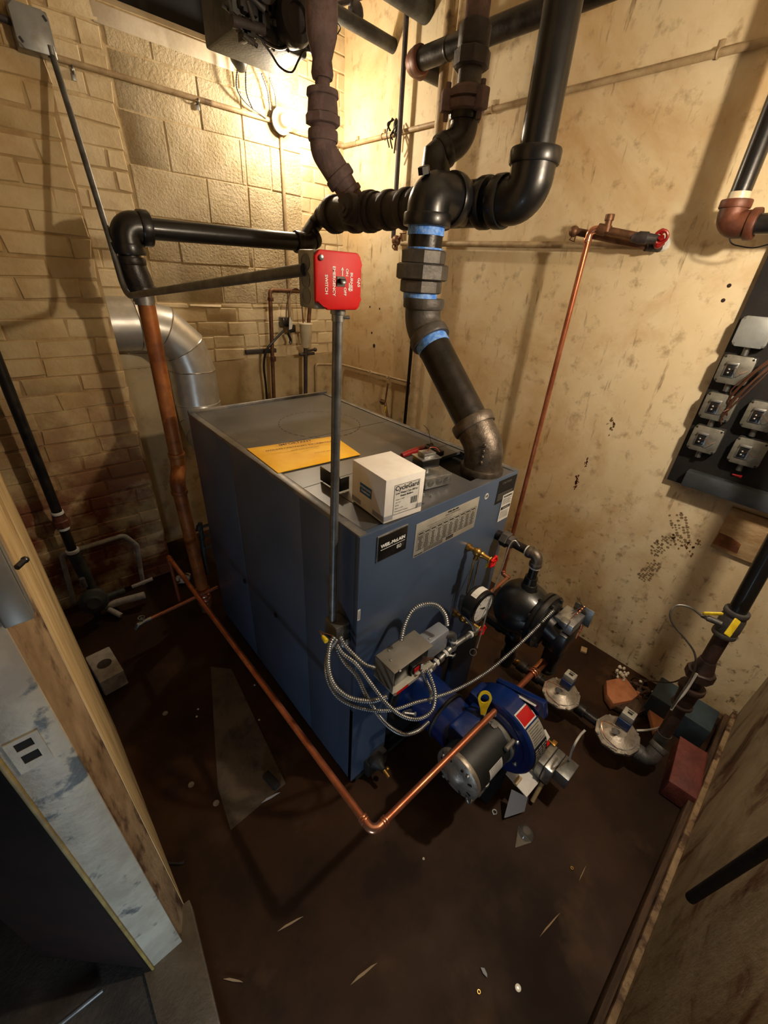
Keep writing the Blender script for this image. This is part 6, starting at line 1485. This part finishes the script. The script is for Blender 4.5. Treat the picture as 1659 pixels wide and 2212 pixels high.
# control lever box on the partition
lv = thing('lever_box', 'grey steel box with small black knob on the plywood partition at the left edge', 'electrical box', (-.07, .78, 1.15))
mb = MB(); lb0 = P(70, 1310, x=-.064); lb1 = P(0, 1170, x=-.064); mb.box((-.095, lb0.y - .030, lb0.z), (-.064, lb0.y, lb1.z + .02), .003); mb.build('box_body', 'grey_box', lv)
mb = MB(); p = P(36, 1226, x=-.064); mb.cyl(p, p + V((.010, .014, 0)), .004); mb.sphere(p + V((.010, .014, 0)), .005); mb.build('knob', 'knobs_black', lv)
mb = MB(); mb.box((-.0642, lb0.y - .027, lb0.z + .006), (-.0625, lb0.y - .004, lb1.z + .012), .001); mb.build('hinged_lid', 'grey_box', lv)
# debris behind the boiler left corner
for k, (u, v, s_, lab) in enumerate(((378, 1180, .05, 'pale flat stone behind the copper return pipe'), (372, 1148, .05, 'dark rubble lump behind the copper return pipe'))):
    c = P(u, v, y=2.25); mb = MB(); mb.sphere((c.x, c.y, .03 + c.z * 0), s_, (1, .7, .5), 8, 5)
    for w_ in mb.bm.verts: w_.co += V((random.uniform(-.006, .006), random.uniform(-.006, .006), random.uniform(-.006, .006)))
    tag(mb.build('rubble_stone', 'old_stone' if k == 0 else 'wood_dark', sharp=20), lab, 'stone')
mb = MB(); ys_ = 2.02; a = P(428, 1160, y=ys_)
for q in ((415, 1148), (430, 1140), (436, 1160), (440, 1185)): p = P(*q, y=ys_); mb.sphere(p, .016, (1, 1, 1.4), 8, 6); mb.cyl(p, p + X * .05, .008)
mb.cyl(P(432, 1130, y=ys_), P(446, 1240, y=ys_), .012); tag(mb.build('drain_fittings', 'grey_dusty'), 'cluster of dusty valve fittings at the rear left corner of the boiler', 'valve')

# bar on the front wall
a, b = P(1492, 1940, y=-.235), P(1659, 1830, y=-.235); a.y = b.y = -.235
bar = thing('grab_bar', 'black round bar standing against the front wall at the lower right', 'bar', a)
mb = MB(); b = a + (b - a).normalized() * 1.2; mb.cyl(a, b, .0105, seg=16); mb.build('rod', 'iron_black', bar)
mb = MB(); c = a.lerp(b, .55); mb.cyl(c, V((c.x, YF, c.z)), .008); mb.lathe((c.x, YF, c.z), Y, [(0, .022), (.005, .02)], 16); mb.build('wall_bracket', 'iron_black', bar)

# ------------------------------------------------------------------ bits on the floor
def fdisc(u, v, r, mat, name, lab, cat, th=.0015, grp=None, ring=0):
    c = P(u, v, z=.0); mb = MB()
    if ring: mb.torus(c + Z * .003, Z, r, r * .35, 18, 6)
    else: mb.lathe(c, Z, [(0, r), (th, r), (th + .0003, r * .85)], 18)
    tag(mb.build(name, mat), lab, cat, grp)
fdisc(1119, 2134, .0085, 'porcelain', 'white_disc', 'bright white disc on the floor at the bottom of the view', 'disc')
fdisc(1034, 2143, .004, 'brass', 'brass_washer', 'small brass washer on the floor left of the bright white disc', 'washer', ring=1)
fdisc(1235, 1876, .004, 'brass', 'brass_washer', 'small brass washer on the floor right of the clear plastic scrap', 'washer', ring=1)
fdisc(1068, 1755, .008, 'steel', 'steel_washer', 'steel washer on the floor just in front of the burner', 'washer', ring=1)
for (u, v) in ((413, 1695), (467, 1735), (303, 1758), (357, 1541)): fdisc(u, v, .011, 'galv', 'knockout_slug', 'round metal knockout slug on the floor between the boiler and the partition', 'metal slug', grp='knockout slugs on the left floor')
for (u, v) in ((505, 1590), (425, 1548), (550, 1480), (428, 1532), (560, 1555), (745, 1705), (915, 1855), (590, 1425)): fdisc(u, v, .004, 'clay_white', 'pale_crumb', 'tiny pale crumb on the dark floor', 'crumb', grp='pale crumbs on the floor')
def sliver(u0, v0, u1, v1, w, lab, mat='sliver', name='wood_sliver'):
    a, b = P(u0, v0, z=.003), P(u1, v1, z=.003); d_ = (b - a).normalized(); n = Z.cross(d_) * w; mb = MB()
    mb.prism([a, a.lerp(b, .3) + n, a.lerp(b, .8) + n * .7, b, a.lerp(b, .5) - n * .4], (0, 0, .002)); tag(mb.build(name, mat), lab, 'sliver')
sliver(600, 2012, 655, 1980, .004, 'pale wood sliver on the floor left of centre in the foreground')
sliver(757, 2128, 815, 2080, .005, 'longest pale wood sliver on the floor at the bottom of the view')
sliver(1165, 2025, 1210, 1972, .003, 'faint wood sliver on the floor right of centre in the foreground')
sliver(1250, 1905, 1266, 1870, .002, 'thin wood sliver beside the brass washer')
sliver(482, 2115, 525, 2122, .004, 'pale wood sliver beside the stone threshold')
sliver(565, 1735, 605, 1712, .006, 'grey torn paper strip on the floor left of the boiler', 'card_grey', 'paper_strip')
sliver(1038, 2090, 1052, 2112, .008, 'grey plaster flake above the brass washer in the foreground', 'card_grey', 'plaster_flake')
mb = MB(); c = P(1135, 1800, z=.0); mb.lathe(c + V((.0, 0, 0)), Z, [(0, .03), (.004, .028), (.02, .016), (.022, .014)], 12); mb.prism([c + V((-.07, .0, .002)), c + V((-.01, -.03, .002)), c + V((.0, .03, .002))], (0, 0, .002)); tag(mb.build('plastic_scrap', 'plastic_clear'), 'crumpled clear plastic blister on the floor in front of the burner', 'plastic')
mb = MB(); a, b = P(573, 1672, z=.012), P(600, 1700, z=.012); mb.obox(a.lerp(b, .5), (b - a) * .5, Z.cross((b - a).normalized()) * .014, Z * .012, .002); tag(mb.build('dark_offcut', 'iron_black'), 'dark metal offcut lying on the floor left of the boiler front', 'offcut')
mb = MB(); mb.tube(catmull([P(305, 1770, z=.006), P(318, 1800, z=.006), P(340, 1855, z=.006), P(380, 1865, z=.006), P(398, 1862, z=.006)], 6), .004, 6); tag(mb.build('bent_rod', 'iron_black'), 'bent black rod on the floor along the partition', 'rod')

# dried red brown spatters on the cream wall
def stain(name, u, v, w_, h_, n, seed, lab, mat='stain_red'):
    rd = random.Random(seed); c = P(u, v, x=XW); mb = MB()
    for i in range(n):
        cy = c.y + rd.gauss(0, w_); cz = c.z + rd.gauss(0, h_); s2 = rd.uniform(.002, .0055)
        f_ = [mb.bm.verts.new((XW - .0006, cy + math.cos(2 * PI * k / 6) * s2 * rd.uniform(.6, 1.2), cz - math.sin(2 * PI * k / 6) * s2 * rd.uniform(.8, 2))) for k in range(6)]
        mb.face(f_)
    bmesh.ops.recalc_face_normals(mb.bm, faces=mb.bm.faces)
    tag(mb.build(name, mat), lab, 'stain')
mk('stain_red', (92, 30, 20), None, rough=.8)
mk('stain_brown', (120, 92, 58), None, rough=.9)
stain('wall_stain', 1245, 1040, .006, .018, 26, 1, 'dark red spatter on the right wall beside the copper drop pipe')
stain('wall_stain', 1267, 1000, .003, .014, 12, 2, 'thin red brown streak on the right wall above the dark red spatter')
stain('wall_stain', 1320, 920, .012, .02, 16, 3, 'small brown smudge on the right wall left of the relay board', 'stain_brown')
stain('wall_stain', 1490, 1180, .03, .02, 30, 4, 'brown smudge to the right of the muddy shoe prints', 'stain_brown')
mk('patch_concrete', (88, 74, 58), (62, 50, 38), 5, .65, bump=.4, c3=(40, 30, 22), s3=9, lo3=.52, hi3=.66)
q_ = [P(u, v, z=.003) for u, v in ((455, 1440), (500, 1445), (617, 1692), (498, 1792), (470, 1700))]
mb = MB(); mb.prism(q_, (0, 0, -.004)); struct(mb.build('trim_7', 'patch_concrete'))

# ------------------------------------------------------------------ separate repeats into parts of their own, nest sub-parts
def kids(o): return [c for c in bpy.data.objects if c.parent == o]
SPLIT = {'knockout', 'screw', 'cover_screw', 'housing_bolt', 'through_bolt', 'terminal_screw', 'corner_screw', 'hole_plug', 'top_slot', 'screw_slot', 'guard_rod',
         'thread_tape', 'white_sealed_ring', 'nipple', 'seam', 'terminal_wire', 'loose_wire', 'cable_clamp', 'pipe_dope_ring', 'latch_hole', 'vent_slot', 'top_rim', 'black_cord'}
def base_name(o): return o.name.split('.')[0]
for o in [o for o in bpy.data.objects if o.type == 'MESH' and o.parent and base_name(o) in SPLIT]:
    bm = bmesh.new(); bm.from_mesh(o.data); left = set(bm.verts); isl = []
    while left:
        st_ = [left.pop()]; comp = set(st_)
        while st_:
            v = st_.pop()
            for e_ in v.link_edges:
                w_ = e_.other_vert(v)
                if w_ in left: left.discard(w_); comp.add(w_); st_.append(w_)
        isl.append({v.index for v in comp})
    bm.free()
    if len(isl) < 2 or len(isl) > 40: continue
    src = o.data
    for k, ids in enumerate(isl):
        b2 = bmesh.new(); b2.from_mesh(src)
        bmesh.ops.delete(b2, geom=[v for v in b2.verts if v.index not in ids], context='VERTS')
        me = bpy.data.meshes.new(base_name(o)); b2.to_mesh(me); b2.free()
        for m_ in src.materials: me.materials.append(m_)
        if k == 0: o.data = me
        else:
            c = bpy.data.objects.new(base_name(o), me); COL.objects.link(c); c.parent = o.parent; c.location = o.location
NEST = {'cover': ('cover_screw', 'toggle', 'lettering', 'screw'), 'back_box': ('knockout',), 'junction_box': ('knockout',), 'case': ('dial', 'case_sticker', 'case_bolt', 'bracket_plate'), 'carton': ('printed_label', 'printed_stripe', 'maker_mark'),
        'paper_sleeve': ('lettering',), 'blower_housing': ('housing_bolt', 'red_label', 'silver_label', 'spec_plate', 'inlet_plate'), 'motor': ('motor_label',), 'motor_end_cap': ('vent_slot', 'through_bolt'),
        'blast_tube': ('tube_clamp', 'ignition_stud'), 'top_panel': ('knockout_ring', 'top_slot', 'opening_sticker'), 'front_panel': ('name_plate', 'rating_plate', 'round_badge', 'caution_label', 'warning_label', 'barcode_sticker'),
        'blank_cover': ('screw_slot',), 'cover_plate': ('corner_screw',), 'relay_frame': ('relay_core', 'terminal_screw', 'lead_wire'), 'diaphragm_case': ('case_bolt',), 'actuator_base': ('actuator_cap',),
        'valve_body': ('yellow_handle', 'red_handle'), 'terminal_bracket': ('terminal_cover', 'terminal_wire', 'bent_wire'), 'base_tray': ('relay', 'wiring'), 'octagon_box': ('porcelain_base',), 'horizontal_run': (), 'socket_block': ('white_tag',)}
for root in [o for o in bpy.data.objects if o.parent is None and o.type == 'EMPTY']:
    ch = kids(root)
    for part, subs in NEST.items():
        pt = [c for c in ch if base_name(c) == part]
        if not pt: continue
        for c in ch:
            if base_name(c) in subs: c.parent = pt[0]

# ------------------------------------------------------------------ lights

def point(name, loc, e, col, r):
    l = bpy.data.lights.new(name, 'POINT'); l.energy = e; l.color = col; l.shadow_soft_size = r
    o = bpy.data.objects.new(name, l); COL.objects.link(o); o.location = loc; return o
WARM = (1.0, .85, .66)
point('bulb_light_back', (lx, YB - .215, lz), 25, WARM, .03)
# second bare bulb, hanging on its cord just right of the photographer
L2 = V((1.22, -.17, 2.12))
pn = thing('pendant_bulb', 'bare bulb hanging on a black cord near the front wall', 'lamp', L2)
mb = MB(); mb.cyl(L2 + Z * .10, (L2.x, L2.y, HC), .004, seg=8); mb.build('cord', 'wire_black', pn)
mb = MB(); mb.lathe(L2 + Z * .05, Z, [(0, .02), (.04, .02), (.06, .008)], 16); mb.build('socket', 'knobs_black', pn)
mb = MB(); mb.lathe(L2 + Z * .055, -Z, [(0, .014), (.015, .018), (.035, .029), (.055, .032), (.075, .025), (.086, .008)], 24); mb.build('bulb', 'bulb_glow', pn)
point('bulb_light_front', L2 + V((0, .02, -.075)), 54, WARM, .03)
# daylight from the hall behind the photographer
al = bpy.data.lights.new('hall_daylight', 'AREA'); al.energy = 3.5; al.color = (.66, .84, 1.0); al.size = .15
ao = bpy.data.objects.new('hall_daylight', al); COL.objects.link(ao); ao.location = (-.26, -.10, .20)
ao.rotation_euler = (V((-.13, .62, .22)) - V(ao.location)).to_track_quat('-Z', 'Y').to_euler()
w = bpy.data.worlds.new('world'); sc.world = w; w.use_nodes = True
w.node_tree.nodes['Background'].inputs[0].default_value = (.35, .42, .5, 1); w.node_tree.nodes['Background'].inputs[1].default_value = .05

vs = sc.view_settings
vs.view_transform = 'Standard'; vs.look = 'None'; vs.gamma = 1; vs.use_curve_mapping = False; vs.exposure = 0.0
